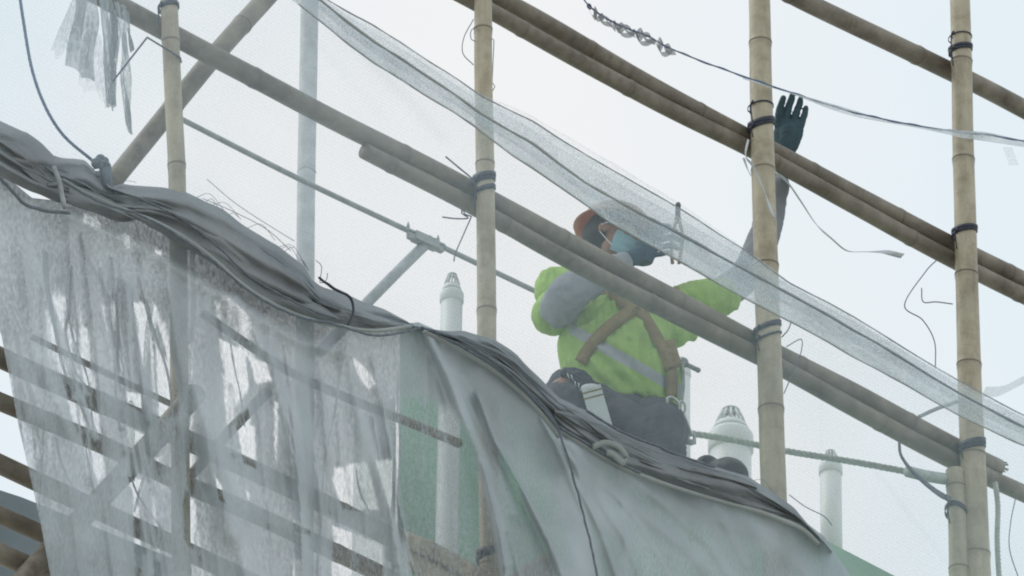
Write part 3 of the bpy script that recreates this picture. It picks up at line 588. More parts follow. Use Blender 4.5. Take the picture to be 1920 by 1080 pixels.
# ------------------------------------------------------------------ tattered scraps, wires, ropes
tt = thing('torn_net_scrap', 'tattered grey net rags hanging from the ledger at upper left', 'net rag', P(180, -20, .1))
def rag(pl, w, dn, fray=0, seed=0):
    p = smoothpath(np.array(pl, float), 5); n = len(p); ww = np.interp(np.linspace(0, 1, n), np.linspace(0, 1, len(w)), w); m = 13; u = np.linspace(-.5, .5, m); va = VN(seed + 40)
    c = P(p[:, 0], p[:, 1], .02); s = mpp(c[0]); i = np.arange(n)[:, None]
    Vt = c[:, None] + Sd * (u[None] * ww[:, None] * s * 1.4 )[..., None] + Td * (.02 * (va(i / 14 + 0 * u[None], u[None] * 7 + 5 + 0 * i) - .5))[..., None] * 2
    fr = np.clip((i / n - .72) / .28, 0, 1); d = dn * (1 - .65 * fr * (fray > 0)) + .25 * (va(i / 20 + 0 * u[None], u[None] * 9 + 3 + 0 * i) - .5)
    Vt[..., 2] -= fr * .05 * (va(u[None] * 14 + 0 * i, 0 * i + 0. * u[None]) - .4) * (fray > 0)
    g = G(); grid(g, Vt, np.clip(d, .12, .95)); obj('rag', g, M_NET, tt)
rag([(158, -30), (140, 30), (118, 100)], (20, 32, 46), .5, 1, 1); rag([(166, -30), (160, 40), (152, 90), (150, 138)], (34, 40, 46, 54), .72, 0, 2); rag([(178, 60), (172, 120), (176, 180)], (20, 50, 60), .3, 1, 8)
rag([(190, -20), (198, 60), (205, 130), (210, 200)], (16, 22, 22, 18), .75, 0, 3); rag([(204, -10), (214, 60), (212, 150), (206, 195)], (9, 11, 9, 10), .5, 0, 4)
rag([(222, 10), (232, 80), (238, 160), (246, 250)], (18, 14, 9, 7), .6, 0, 5); rag([(212, 20), (216, 60), (214, 110)], (12, 10, 4), .45, 0, 6); rag([(238, 20), (244, 60), (250, 95)], (7, 6, 3), .6, 0, 7)
def wire(label, pts, r, t=.0, m=M_WIRE, name='wire', cat='wire', grp='loose tie wires', straight=False):
    p = np.vstack([smoothpath(np.array(q, float), 5) for q in zip(pts[:-1], pts[1:])]) if straight else smoothpath(np.array(pts, float), 5); g = G(); c = P(p[:, 0], p[:, 1], t + .01 * np.sin(np.arange(len(p)) * .2)); tube(g, c, r * mpp(c[0]), 6); return tagp(obj(name, g, m), label, cat, grp)
wire('thin dark wire bent over the upper left ledger beside the rags', [(212, 152), (276, 70), (338, 108), (340, 118)], 1.8, -.04, straight=True)
wire('curved wire loop hanging left of the upright with the knot', [(888, 36), (870, 70), (868, 100), (888, 122)], .9)
wire('short curl of wire beside the top of the same upright', [(900, 48), (884, 56), (884, 74), (900, 78)], .8)
wire('tiny wire curl right of the upright crossed by the gathered border', [(922, 72), (926, 75), (923, 155), (928, 162), (924, 170)], .8)
wire('stiff dark tie end pointing up left from the knot over the ledger pair', [(836, 294), (860, 314), (888, 338), (882, 344)], 1.8, -.02)
wire('bent wire hook dangling below the ledger pair, left of the upright', [(868, 393), (872, 402), (884, 406), (853, 476), (851, 490)], 1.3, .03, straight=True)
wire('short dark wire lying level beside the bent hook', [(830, 407), (855, 410), (878, 409), (866, 400), (866, 392)], 1.5, .03)
wire('thin bent wire hanging right of the ledger, above the crumpled border', [(1756, 488), (1735, 510), (1696, 572), (1730, 600), (1752, 640), (1754, 690)], 1.1, .03)
wire('short wire end bent level near the right upright', [(1728, 540), (1731, 566), (1755, 566), (1786, 570)], 1.1, .03)
wire('short wire poking out right of the middle upright', [(1466, 632), (1478, 618), (1484, 602)], 1.3, .0)
wire('curved wire behind the middle upright under the border', [(1475, 650), (1502, 636), (1502, 660), (1490, 690), (1470, 738)], 1.0, .0)
wire('fine curved wire at the bottom right edge', [(1905, 930), (1895, 980), (1893, 1030), (1912, 1090)], 1.0, .03)
wire('faint curved thread in front of the pale steel post', [(388, 336), (440, 380), (500, 420), (552, 452)], .7, -.1)
wire('faint thread above the bundled net roll', [(380, 372), (440, 398), (500, 430), (545, 470)], .7, -.1)
wire('branching twig of wire standing on the bundled net roll', [(592, 488), (603, 500), (600, 530), (612, 525), (614, 512)], .8, -.1)
wire('loose threads along the roll right of the middle upright', [(1480, 928), (1510, 950), (1545, 968), (1560, 985)], 1.0, -.15)
for k in range(14):
    g = G()
    x0 = random.choice([random.uniform(160, 220), random.uniform(350, 560), random.uniform(350, 560), random.uniform(1400, 1420)]); y0 = float(top(x0)); L = random.uniform(20, 60); p = smoothpath(np.array([(x0, y0 + 4), (x0 + L * .5, y0 + L * .1 - random.uniform(2, 10)), (x0 + L, float(top(x0 + L)) - random.uniform(0, 9))]), 6)
    tube(g, P(p[:, 0], p[:, 1], NT), .0009, 4); obj('frayed_thread', g, M_WIRE, net)
def rope(pts, rpx, t, m, label, cat='rope', name='rope', pitch=.035, step=.006, grp=None):
    p = smoothpath(np.array(pts, float), 5); ts = np.linspace(*t, len(p)) if isinstance(t, tuple) else t
    c = smoothpath(P(p[:, 0], p[:, 1], ts)[::3], step); r = rpx * mpp(c[0]); s = np.concatenate([[0], np.cumsum(np.linalg.norm(np.diff(c, axis=0), axis=1))]); _, n, b = frames(c); g = G()
    for k in range(3):
        a = 2 * np.pi * (s / pitch + k / 3); tube(g, c + n * (r * .48 * np.cos(a))[:, None] + b * (r * .48 * np.sin(a))[:, None], r * .55, 7)
    return tagp(obj(name, g, m), label, cat, grp)
rope([(34, -30), (44, 40), (60, 130), (85, 200), (120, 255), (172, 300), (200, 325)], 3.4, -.10, M_BROPE, 'thin blue grey rope curving down to the ring at upper left', pitch=.03)
rope([(1292, 812), (1380, 826), (1470, 845), (1600, 866), (1710, 886), (1760, 893), (1800, 900)], 6.5, (.75, .02), M_ROPE, "white twisted rope stretched from the worker's clip to the right upright", pitch=.06)
rope([(1866, 905), (1871, 950), (1870, 1020), (1876, 1120)], 5.5, .02, M_ROPE, 'twisted rope end hanging beside the right upright', pitch=.05)
g = G(); p = smoothpath(np.array([(1702, 884), (1740, 893), (1800, 902)], float), 5); tube(g, P(p[:, 0], p[:, 1], .06), 11 * mpp(P(1750, 890, .03)), 12); tagp(obj('rope_sleeve', g, M_ROPE), 'pale sleeve over the rope end left of the right upright', 'rope sleeve')
g = G(); p = smoothpath(np.array([(1686, 828), (1690, 855), (1715, 888), (1760, 925), (1800, 945)], float), 5); c = P(p[:, 0], p[:, 1], .03); ribbon(g, c, np.linspace(.012, .03, len(c)), Sd, .0); tagp(obj('strap_loop', g, M_CORD), 'dark strap looping from the ledger pair round the rope sleeve', 'strap')
g = G(); p = smoothpath(np.array([(1722, 782), (1760, 765), (1800, 752), (1815, 748)], float), 5); ribbon(g, P(p[:, 0], p[:, 1], .0), .014, Zd); tagp(obj('strap_end', g, M_GREY), 'grey strap end running from the ledger to the right upright', 'strap')
g = G(); p = smoothpath(np.array([(1838, 738), (1870, 736), (1900, 722), (1960, 690)], float), 5); c = P(p[:, 0], p[:, 1], .02); Vt = c[:, None] + Zd * (np.linspace(-.5, .5, 5)[None, :] * .034)[..., None] - Td * (np.linspace(0, 1, 5)[None, :] * .03)[..., None]; grid(g, Vt, np.full(Vt.shape[:2], .72)); tagp(obj('net_scrap', g, M_BAND), 'pale curling net scrap right of the right upright', 'net rag')
# ring cluster at the roll
g = G(); q = P(197, 312, -.17)
th = np.linspace(0, 2 * np.pi, 25); tube(g, q + Sd * (.017 * np.cos(th))[:, None] + Zd * (.017 * np.sin(th))[:, None], .008, 8, cap=False)
for k in range(6): ball(g, q + Sd * random.uniform(-.03, .015) + Zd * random.uniform(-.045, .03) + Td * .01, random.uniform(.010, .019))
tube(g, [q - Zd * .01, q + Sd * .03 - Zd * .10], [.02, .014], 8)
tagp(obj('rope_knot', g, M_CORD), 'dark knotted clump with a shiny eyelet at the lower end of the blue grey rope', 'knot')
# spiral shredded line at top, continuing as a net strip
ln = thing('net_line', 'thin twisted net line sagging across the sky at upper right, shredded at its left end', 'net line', P(1420, 160, -.06))
LP = [(1085, -18), (1104, 10), (1150, 42), (1210, 66), (1260, 92), (1330, 120), (1420, 152), (1510, 182), (1600, 210), (1700, 232), (1790, 246), (1860, 254), (1960, 272)]
p = smoothpath(np.array(LP, float), 4); c = P(p[:, 0], p[:, 1], -.06); g = G(); tube(g, c, .0028, 6); i = np.arange(len(c)); tube(g, c + Zd * (.004 * np.sin(i * .35))[:, None] + Sd * (.004 * np.cos(i * .35))[:, None], .002, 6); obj('cord', g, M_BROPE, ln)
k = (p[:, 0] > 1098) & (p[:, 0] < 1262); cs = c[k]; i = np.arange(len(cs)); a = i * .62; rad = .014 * (1 + .6 * np.sin(i * .21)) 
cs2 = smoothpath(cs[::1], .002); i = np.arange(len(cs2)); a = i / len(cs2) * 2 * np.pi * 13; rad = .016 * (1 + .5 * np.sin(a * .37))
c3 = cs2 + Zd * (rad * np.sin(a) - .012)[:, None] + Sd * (rad * .9 * np.cos(a))[:, None] + Td * (.01 * np.sin(a * 1.3))[:, None]
g = G(); Vt = c3[:, None] + (Zd * .6 - Sd * .5) * (np.linspace(-.5, .5, 4)[None] * .026)[..., None]; grid(g, Vt, np.full(Vt.shape[:2], .8)); obj('shredded_net', g, M_ROLL, ln)
g = G(); k = (p[:, 0] > 1395); cs = c[k]; L_ = np.interp(p[k][:, 0], [1395, 1450, 1600, 1780, 1960], [.008, .014, .012, .02, .034])
Vt = cs[:, None] - Zd * (np.linspace(-.2, 1, 6)[None] * L_[:, None])[..., None] + Td * (.01 * np.sin(np.linspace(0, 3, 6)[None] + np.arange(len(cs))[:, None] * .1))[..., None]; grid(g, Vt, np.full(Vt.shape[:2], .75)); obj('net_strip', g, M_BAND, ln)
g = G(); Vt = P(np.linspace(1880, 1898, 6)[None, :] + np.linspace(0, 12, 8)[:, None], 276 + np.linspace(0, 34, 8)[:, None] + 0 * np.linspace(0, 1, 6)[None], -.05); grid(g, Vt, np.full(Vt.shape[:2], .35)); obj('scrap', g, M_BAND, ln)
th = np.linspace(0, 2 * np.pi, 21); g = G(); q = P(1105, 12, -.07); tube(g, q + Sd * (.009 * np.cos(th))[:, None] + Zd * (.009 * np.sin(th))[:, None], .0035, 6, cap=False); obj('eyelet', g, M_WIRE, ln)
# white strips on the middle upright
def strip(pts, w, t, label, m=M_STRAP):
    p = smoothpath(np.array(pts, float), 5); c = P(p[:, 0], p[:, 1], t); ww = np.interp(np.linspace(0, 1, len(p)), np.linspace(0, 1, len(w)), w) * mpp(c[0]); i = np.arange(len(c))
    g = G(); ribbon(g, c, ww, Sd + Td * np.sin(i * .12)[:, None], .0, .0012); return tagp(obj('plastic_strip', g, m), label, 'plastic strip', 'torn white plastic strips')
strip([(1403, 262), (1398, 292), (1412, 312), (1430, 350), (1444, 390), (1452, 408)], (4, 8, 9, 10, 11, 5), -.06, 'torn white strip running down across the middle upright under its strap')
strip([(1394, 296), (1402, 318), (1408, 330)], (6, 8, 4), -.05, 'short white strip stub at the left edge of the middle upright')
strip([(1452, 322), (1475, 340), (1500, 375), (1530, 420), (1560, 448), (1588, 470), (1620, 472), (1660, 473), (1692, 480)], (9, 7, 5, 4, 3, 3, 4, 8, 12), .03, 'long curling white strip trailing right from the middle upright')

# ------------------------------------------------------------------ the worker
def remesh(g, name, vox, it=3, fac=.5):
    me = bpy.data.meshes.new(name); me.from_pydata(np.concatenate(g.v).tolist(), [], g.f); o = bpy.data.objects.new(name, me); COL.objects.link(o)
    r = o.modifiers.new('r', 'REMESH'); r.mode = 'VOXEL'; r.voxel_size = vox; s = o.modifiers.new('s', 'SMOOTH'); s.iterations = it; s.factor = fac
    dg = bpy.context.evaluated_depsgraph_get(); dg.update(); ev = o.evaluated_get(dg).to_mesh()
    v = np.array([q.co[:] for q in ev.vertices]); n = np.array([q.normal[:] for q in ev.vertices]); f = [list(q.vertices) for q in ev.polygons]
    o.evaluated_get(dg).to_mesh_clear(); bpy.data.objects.remove(o); bpy.data.meshes.remove(me); return v, n, f
def limb(g, pts, seg=20):
    """tapering limb with round ends; pts = (px, py, dep, radius m)"""
    c = np.array([Q(a[0], a[1], a[2]) for a in pts]); r = np.array([a[3] for a in pts]); ln_ = np.concatenate([[0], np.cumsum(np.linalg.norm(np.diff(c, axis=0), axis=1))])
    cc = smoothpath(c, .012); s = np.concatenate([[0], np.cumsum(np.linalg.norm(np.diff(cc, axis=0), axis=1))]); rr = np.interp(s / s[-1], ln_ / ln_[-1], r)
    t0 = cc[0] - cc[1]; t0 /= np.linalg.norm(t0); t1 = cc[-1] - cc[-2]; t1 /= np.linalg.norm(t1)
    A = [(cc[0] + t0 * rr[0] * q, rr[0] * math.sqrt(1 - q * q)) for q in (.97, .8, .5)]; B = [(cc[-1] + t1 * rr[-1] * q, rr[-1] * math.sqrt(1 - q * q)) for q in (.5, .8, .97)]
    cc = np.vstack([[a[0] for a in A], cc, [b[0] for b in B]]); rr = np.concatenate([[a[1] for a in A], rr, [b[1] for b in B]]); tube(g, cc, rr, seg); return g
def loft(g, st, seg=40):
    """torso: stations (px, py, dep, half width, half depth)"""
    S_ = np.array(st, float); c = Q(S_[:, 0], S_[:, 1], S_[:, 2]); n = 40; u = np.linspace(0, 1, len(S_)); uu = np.linspace(0, 1, n)
    cc = smoothpath(c, .01); s = np.linspace(0, 1, len(cc)); rx = np.interp(s, u, S_[:, 3]); ry = np.interp(s, u, S_[:, 4])
    th = np.linspace(0, 2 * np.pi, seg, endpoint=False); X_ = np.array([1., 0, 0]); Y_ = np.array([0, 1., 0]); v = cc[:, None] + X_ * (rx[:, None] * np.cos(th))[..., None] + Y_ * (ry[:, None] * np.sin(th))[..., None]
    N = len(cc); f = [[i * seg + j, i * seg + (j + 1) % seg, (i + 1) * seg + (j + 1) % seg, (i + 1) * seg + j][::-1] for i in range(N - 1) for j in range(seg)] + [list(range(seg)), [(N - 1) * seg + j for j in range(seg)][::-1]]
    g.add(v.reshape(-1, 3), f); return g
def fin(name, v, f, m, parent, a=None):
    g = G(); g.add(v, f, a); return obj(name, g, m, parent)
def folds(v, n, amp, s, stretch=(1, 1, .35), seed=0, ridged=True):
    o = []
    for p, q in zip(v, n):
        x = Vector((p[0] * stretch[0] * s + seed, p[1] * stretch[1] * s, p[2] * stretch[2] * s + .3 * p[0] * s)); k = mnoise.noise(x) + .4 * mnoise.noise(x * 2.3)
        if ridged: k = (1 - 2 * abs(k)) * .7
        o.append(k)
    return v + n * (amp * np.array(o))[:, None]
M_SKIN = mat('brown_skin', (.30, .17, .115), .5, .12, 20, .1, 90)
M_SLEEVE = mat('grey_sleeve', (.36, .38, .41), .85, .12, 14, .2, 80, transl=((.3, .3, .32), .15))
M_GLOVE = mat('dark_teal_glove', (.045, .085, .10), .7, .2, 20, .2, 90)
M_GLOVEB = mat('blue_glove', (.05, .085, .12), .7, .2, 20, .2, 90)
M_MASK = mat('pale_blue_mask', (.42, .64, .70), .8, .06, 20, transl=((.4, .6, .65), .3))
M_HELM = mat('orange_helmet', (.62, .38, .25), .4, .06, 10, transl=((.85, .4, .2), .3))
M_HAIR = mat('black_hair', (.03, .025, .025), .7, .3, 60)
M_TROU = mat('dark_ribbed_trousers', (.12, .12, .135), .9, .3, 12, .3, 60)
M_HARN = mat('brown_webbing', (.30, .23, .12), .8, .2, 25, .3, 200)
M_BOOT = mat('black_boot', (.02, .02, .024), .5, .3, 12)
M_CHROME = mat('bright_metal', (.70, .71, .72), .25, .1, 30, metal=.6)
M_BLACK = mat('black_plastic', (.035, .035, .05), .5, .2, 30)
M_WHITE = mat('white_tool_plastic', (.66, .68, .69), .5, .06, 30)
# shirt material with a slanting reflective band
base = Q(1200, 960, .1)
person = thing('person', 'worker in orange helmet, mask and green shirt crouching behind bamboo, one gloved hand raised', 'person', base)
M_SHIRT = mat('fluorescent_green_shirt', (.46, .66, .20), .8, .14, 10, .25, 70, transl=((.5, .78, .26), .22))
t = M_SHIRT.node_tree; tcn = [n for n in t.nodes if n.type == 'TEX_COORD'][0]; pb = t.nodes['Principled BSDF']; src = pb.inputs['Base Color'].links[0].from_socket
b0 = Q(1080, 622, -.1) - base; b1 = Q(1240, 712, -.1) - base; dd_ = (b1 - b0) / np.linalg.norm(b1 - b0); nn_ = np.cross(dd_, Fv); nn_ /= np.linalg.norm(nn_)
vm = t.nodes.new('ShaderNodeVectorMath'); vm.operation = 'DOT_PRODUCT'; vm.inputs[1].default_value = tuple(nn_); t.links.new(tcn.outputs['Object'], vm.inputs[0])
sb = t.nodes.new('ShaderNodeMath'); sb.operation = 'SUBTRACT'; sb.inputs[1].default_value = float(b0 @ nn_); t.links.new(vm.outputs['Value'], sb.inputs[0])
ab = t.nodes.new('ShaderNodeMath'); ab.operation = 'ABSOLUTE'; t.links.new(sb.outputs[0], ab.inputs[0])
lt = t.nodes.new('ShaderNodeMath'); lt.operation = 'LESS_THAN'; lt.inputs[1].default_value = .019; t.links.new(ab.outputs[0], lt.inputs[0])
mxr = t.nodes.new('ShaderNodeMixRGB'); mxr.inputs[2].default_value = (.50, .52, .55, 1); sx_ = t.nodes.new('ShaderNodeSeparateXYZ'); t.links.new(tcn.outputs['Object'], sx_.inputs[0]); gx = t.nodes.new('ShaderNodeMath'); gx.operation = 'GREATER_THAN'; gx.inputs[1].default_value = float(Q(1066, 640)[0] - base[0]); t.links.new(sx_.outputs[0], gx.inputs[0])
gm = t.nodes.new('ShaderNodeMath'); gm.operation = 'MULTIPLY'; t.links.new(gx.outputs[0], gm.inputs[0]); t.links.new(lt.outputs[0], gm.inputs[1]); t.links.new(gm.outputs[0], mxr.inputs[0]); t.links.new(src, mxr.inputs[1]); t.links.new(mxr.outputs[0], pb.inputs['Base Color'])

# head frame: looking right and a little down, head tipped
hc = Q(1150, 447, 0.02)
HF = np.array([.93, -.30, -.20]); HF /= np.linalg.norm(HF); HU = np.array([.12, .22, .96]); HU -= HF * (HU @ HF); HU /= np.linalg.norm(HU); HL = np.cross(HU, HF)   # HL = head's left
if HL @ np.array([0, -1., 0]) < 0: HS = -1
else: HS = 1
def hp(f, u, l): return hc + HF * f + HU * u + HL * l
A = (HF, HL, HU)
g = G()
ball(g, hp(-.012, .022, 0), .098, .076, .098, A, 24, 16); ball(g, hp(.028, -.045, 0), .060, .058, .072, A, 20, 12)   # skull, face
ball(g, hp(.058, -.095, 0), .030, .034, .024, A); ball(g, hp(.087, -.018, 0), .016, .013, .030, A); ball(g, hp(.101, -.032, 0), .014, .014, .012, A)
ball(g, hp(.079, .014, 0), .016, .05, .010, A)      # brow
for s in (-1, 1): ball(g, hp(.060, -.028, s * .036), .022, .020, .018, A)
ball(g, hp(.086, -.062, 0), .012, .024, .006, A); ball(g, hp(.083, -.075, 0), .012, .020, .007, A)
for s in (-1, 1):   # ears
    th = np.linspace(-.6, 4.4, 14); e = np.array([hp(-.014 + .017 * math.cos(a) * .9, -.020 + .029 * math.sin(a), s * (.078 + .006 * math.cos(a + 2.4))) for a in th]); tube(g, e, .0055, 8); ball(g, hp(-.012, -.020, s * .075), .014, .006, .022, A)
limb(g, [(1150, 500, .03, .056), (1160, 545, .03, .060), (1170, 600, .02, .075)])
loft(g, [(1172, 548, .02, .07, .06), (1172, 575, .0, .17, .085), (1168, 640, .0, .165, .10), (1162, 700, .02, .15, .10), (1165, 760, .04, .155, .11)])
LARM = [(1062, 556, .03, .052), (1050, 585, -.06, .047), (1062, 560, -.17, .040), (1120, 520, -.17, .036), (1192, 482, -.13, .026)]
RARM = [(1292, 566, .02, .052), (1350, 545, .05, .048), (1408, 500, .08, .040), (1438, 420, .09, .038), (1464, 318, .07, .027)]
limb(g, LARM); limb(g, RARM)
LLEG = [(1130, 770, .04, .085), (1085, 752, -.10, .078), (1058, 748, -.20, .066), (1090, 850, -.08, .055), (1120, 960, .04, .040)]
RLEG = [(1210, 780, .04, .085), (1245, 790, -.06, .076), (1250, 810, -.12, .066), (1246, 895, .0, .050), (1335, 925, .10, .038)]
limb(g, LLEG); limb(g, RLEG)
v, n, f = remesh(g, 'b', .0065, 3); body = fin('body', v, f, M_SKIN, person)

# shirt
g = G()
loft(g, [(1168, 532, .03, .075, .07), (1166, 548, .02, .145, .09), (1170, 575, .0, .205, .115), (1158, 630, .0, .208, .130), (1156, 690, .02, .194, .135), (1172, 740, .03, .190, .14), (1185, 772, .03, .175, .135)])
limb(g, [(1070, 552, .03, .070), (1052, 575, .0, .078), (1036, 590, -.05, .072)]); limb(g, [(1285, 570, .02, .072), (1330, 562, .04, .075), (1352, 556, .05, .070)])
limb(g, [(1080, 540, .05, .075), (1040, 535, .06, .062), (1030, 548, .03, .055)]); limb(g, [(1250, 620, .0, .07), (1290, 622, .03, .035)])
limb(g, [(1235, 700, -.02, .09), (1240, 752, -.02, .07)])
v, n, f = remesh(g, 's', .0045, 4)
v = folds(v, n, .006, 9, (1, .8, .5), 3); v = folds(v, n, .008, 20, (1.3, 1, .22), 5); pd = v - CAM; X_ = 960 + FPX * (pd @ Rv) / (pd @ Fv); Y_ = 540 - FPX * (pd @ Uv) / (pd @ Fv); face = np.clip(-(n @ Fv), 0, 1)
for pl, w_, am in [([(1105, 655), (1150, 690), (1195, 745)], 7, .016), ([(1128, 640), (1180, 680), (1215, 735)], 6, .012), ([(1098, 668), (1108, 700), (1135, 725)], 6, .015), ([(1050, 600), (1100, 598), (1175, 575)], 7, .015),
    ([(1060, 640), (1090, 622), (1140, 600)], 5, .010), ([(1268, 600), (1262, 660), (1250, 740)], 6, .012), ([(1215, 610), (1240, 660), (1255, 735)], 6, .012), ([(1130, 545), (1108, 590), (1062, 625)], 6, .012), ([(1290, 560), (1300, 600), (1292, 640)], 6, .013),
    ([(1310, 535), (1322, 575)], 5, .010), ([(1285, 545), (1330, 590)], 5, .010), ([(1150, 700), (1180, 715), (1230, 755)], 5, .010), ([(1070, 690), (1090, 720), (1125, 745)], 6, .012), ([(1040, 545), (1015, 570), (1030, 610)], 6, .010), ([(1180, 640), (1190, 690), (1215, 740)], 5, .009)]:
    d = dpoly(X_, Y_, pl); v = v + n * (face * .75 * am * (-np.exp(-(d / w_) ** 2) + .5 * np.exp(-((d - 2.2 * w_) / w_) ** 2)))[:, None]
shirt = fin('shirt', v, f, M_SHIRT, person); SB = BVHTree.FromPolygons([Vector(q) for q in v], f)
# sleeves
g = G(); limb(g, [(1044, 588, -.05, .060), (1050, 578, -.12, .070), (1066, 552, -.19, .072), (1112, 523, -.19, .060), (1168, 492, -.15, .036)]); v, n, f = remesh(g, 'sl', .006, 3); v = folds(v, n, .007, 16, (1, 1, 1), 5); fin('sleeve', v, f, M_SLEEVE, person)
g = G(); limb(g, [(1345, 556, .05, .060), (1385, 530, .07, .056), (1412, 495, .08, .058), (1438, 425, .09, .054), (1459, 345, .07, .040)]); v, n, f = remesh(g, 'sr', .006, 3); v = folds(v, n, .007, 16, (1, 1, 1), 6); fin('sleeve', v, f, M_SLEEVE, person)
# raised glove: open palm and five fingers
g = G(); limb(g, [(1461, 335, .07, .031), (1466, 305, .065, .030), (1474, 268, .06, .034), (1478, 245, .06, .034)])
c0 = Q(1475, 262, .06); loftw = [(1463, 300, .06, .036, .028), (1471, 275, .06, .052, .024), (1478, 250, .06, .056, .021), (1481, 230, .058, .054, .018)]
loft(g, loftw, 24)
for pts in ([(1459, 238, .058, .0145), (1461, 210, .04, .0140), (1466, 192, .02, .0125), (1469, 184, .01, .011)], [(1473, 234, .058, .0148), (1477, 206, .045, .014), (1484, 186, .03, .0125), (1486, 178, .02, .011)],
            [(1487, 236, .058, .0142), (1493, 212, .05, .0135), (1500, 193, .04, .012), (1501, 186, .03, .0105)], [(1499, 244, .058, .013), (1505, 226, .055, .0125), (1510, 210, .05, .011), (1511, 202, .045, .0095)],
            [(1462, 288, .05, .015), (1446, 268, .02, .0135), (1438, 248, .0, .0115), (1436, 236, -.005, .0095)]): limb(g, pts, 12)
v, n, f = remesh(g, 'gl', .0035, 2); v = folds(v, n, .002, 60, (1, 1, 1), 2); fin('glove', v, f, M_GLOVE, person)
# glove by the mask: palm with fingers curled round the pliers' handle
g = G(); limb(g, [(1180, 486, -.14, .031), (1196, 478, -.13, .032)]); loft(g, [(1205, 494, -.12, .036, .022), (1206, 478, -.12, .046, .024), (1210, 462, -.12, .044, .022), (1214, 450, -.12, .034, .018)], 24)
for k, pts in enumerate(([(1218, 446, -.12, .0125), (1236, 436, -.125, .012), (1256, 430, -.125, .011), (1268, 434, -.11, .0095)], [(1224, 456, -.12, .0125), (1244, 448, -.13, .012), (1262, 444, -.125, .011), (1272, 450, -.11, .0095)],
            [(1226, 467, -.12, .012), (1246, 462, -.13, .0115), (1262, 460, -.125, .0105), (1270, 466, -.11, .009)], [(1224, 478, -.12, .011), (1240, 476, -.13, .0105), (1252, 474, -.125, .0095), (1260, 478, -.115, .0085)],
            [(1204, 452, -.11, .014), (1216, 432, -.10, .013), (1236, 424, -.09, .0115), (1254, 424, -.09, .0095)])): limb(g, pts, 12)
v, n, f = remesh(g, 'g2', .0035, 2); fin('glove', v, f, M_GLOVEB, person)
# helmet
hg = G(); N = 30; S2 = 48; ctr = hp(-.005, .030, 0); vv = []
def shell(rs, inner):
    o = []
    for i in range(N + 1):
        p_ = math.pi / 2 * i / N
        for j in range(S2):
            q_ = 2 * math.pi * j / S2; rx = .140; ry = .118; rz = .120
            brim = (.018 + .030 * max(0, math.cos(q_)) ** 2) * (1 if i == N else (.5 if i == N - 1 else 0)); ridge = .006 * math.exp(-(math.sin(q_) * math.sin(p_) * 7) ** 2)
            o.append(ctr + HF * ((rx + brim) * math.sin(p_) * math.cos(q_) * rs) + HL * ((ry + brim * .7) * math.sin(p_) * math.sin(q_) * rs) + HU * ((rz * math.cos(p_) ** .9 if p_ < math.pi / 2 - 1e-6 else 0) * rs + (ridge if not inner else 0)))
    return o
a1 = shell(1, False); a2 = shell(.975, True); nv = len(a1)
ff = [[i * S2 + j, (i + 1) * S2 + j, (i + 1) * S2 + (j + 1) % S2, i * S2 + (j + 1) % S2] for i in range(N) for j in range(S2)]
ff += [[q + nv for q in r][::-1] for r in ff[:N * S2]] + [[N * S2 + j, nv + N * S2 + j, nv + N * S2 + (j + 1) % S2, N * S2 + (j + 1) % S2] for j in range(S2)]
hg.add(a1 + a2, ff); helmet = obj('helmet', hg, M_HELM, person)
hg = G(); th = np.linspace(0, 2 * np.pi, 60); ribbon(hg, np.array([hp(-.008 + .103 * math.cos(a), .045, .082 * math.sin(a)) for a in th]), .022, HU); obj('head_band', hg, M_BLACK, helmet)
g = G(); ball(g, hp(-.020, .018, 0), .103, .0815, .094, A, 28, 18); v = np.concatenate(g.v); loc = (v - hc); keep = (loc @ HF < .048) & ~((loc @ HF > .002) & (loc @ HU < -.005)) & (loc @ HU > -.075)
ids = set(np.nonzero(keep)[0]); f2 = [q for q in g.f if all(i in ids for i in q)]; g.f = f2; g.v = [v + RNG.randn(*v.shape) * .0008]; obj('hair', g, M_HAIR, person)
# glasses
g = G()
for s in (-1, 1):
    th = np.linspace(0, 2 * np.pi, 24); tube(g, np.array([hp(.086 - .012 * abs(math.cos(a)) * (1 if True else 0), -.004 + .019 * math.sin(a), s * (.036 + .026 * math.cos(a))) for a in th]), .0022, 6, cap=False)
    tube(g, smoothpath([hp(.074, .002, s * .064), hp(.03, .0, s * .080), hp(-.012, .0, s * .082)], .01), .0024, 6)
tube(g, [hp(.092, .0, -.010), hp(.094, .002, 0), hp(.092, .0, .010)], .0022, 6); obj('glasses', g, M_CHROME, person)
# mask
g = G(); uu = np.linspace(-1, 1, 25); vv_ = np.linspace(-1, 1, 21); Um, Vm = np.meshgrid(uu, vv_)
bul = (1 - Um ** 2) * (1 - .35 * Vm ** 2); f_ = .040 + .075 * bul + .008 * np.cos(Vm * 9) * bul; l_ = .074 * Um * (1 - .12 * Vm ** 2); u_ = -.066 + .052 * Vm - .004 * Um ** 2
Vt = hc + HF * f_[..., None] + HU * u_[..., None] + HL * l_[..., None]; grid(g, Vt); g2 = G(); grid(g2, Vt - HF * .003); g.add(g2.v[0], g2.f); mk = obj('mask', g, M_MASK, person)
for s in (-1, 1): g = G(); tube(g, smoothpath([hp(.045, -.02, s * .074), hp(.005, .0, s * .081), hp(-.022, -.01, s * .082), hp(-.026, -.035, s * .081), hp(-.008, -.058, s * .080), hp(.045, -.11, s * .072)], .01), .0018, 6); obj('ear_loop', g, M_WHITE, mk)
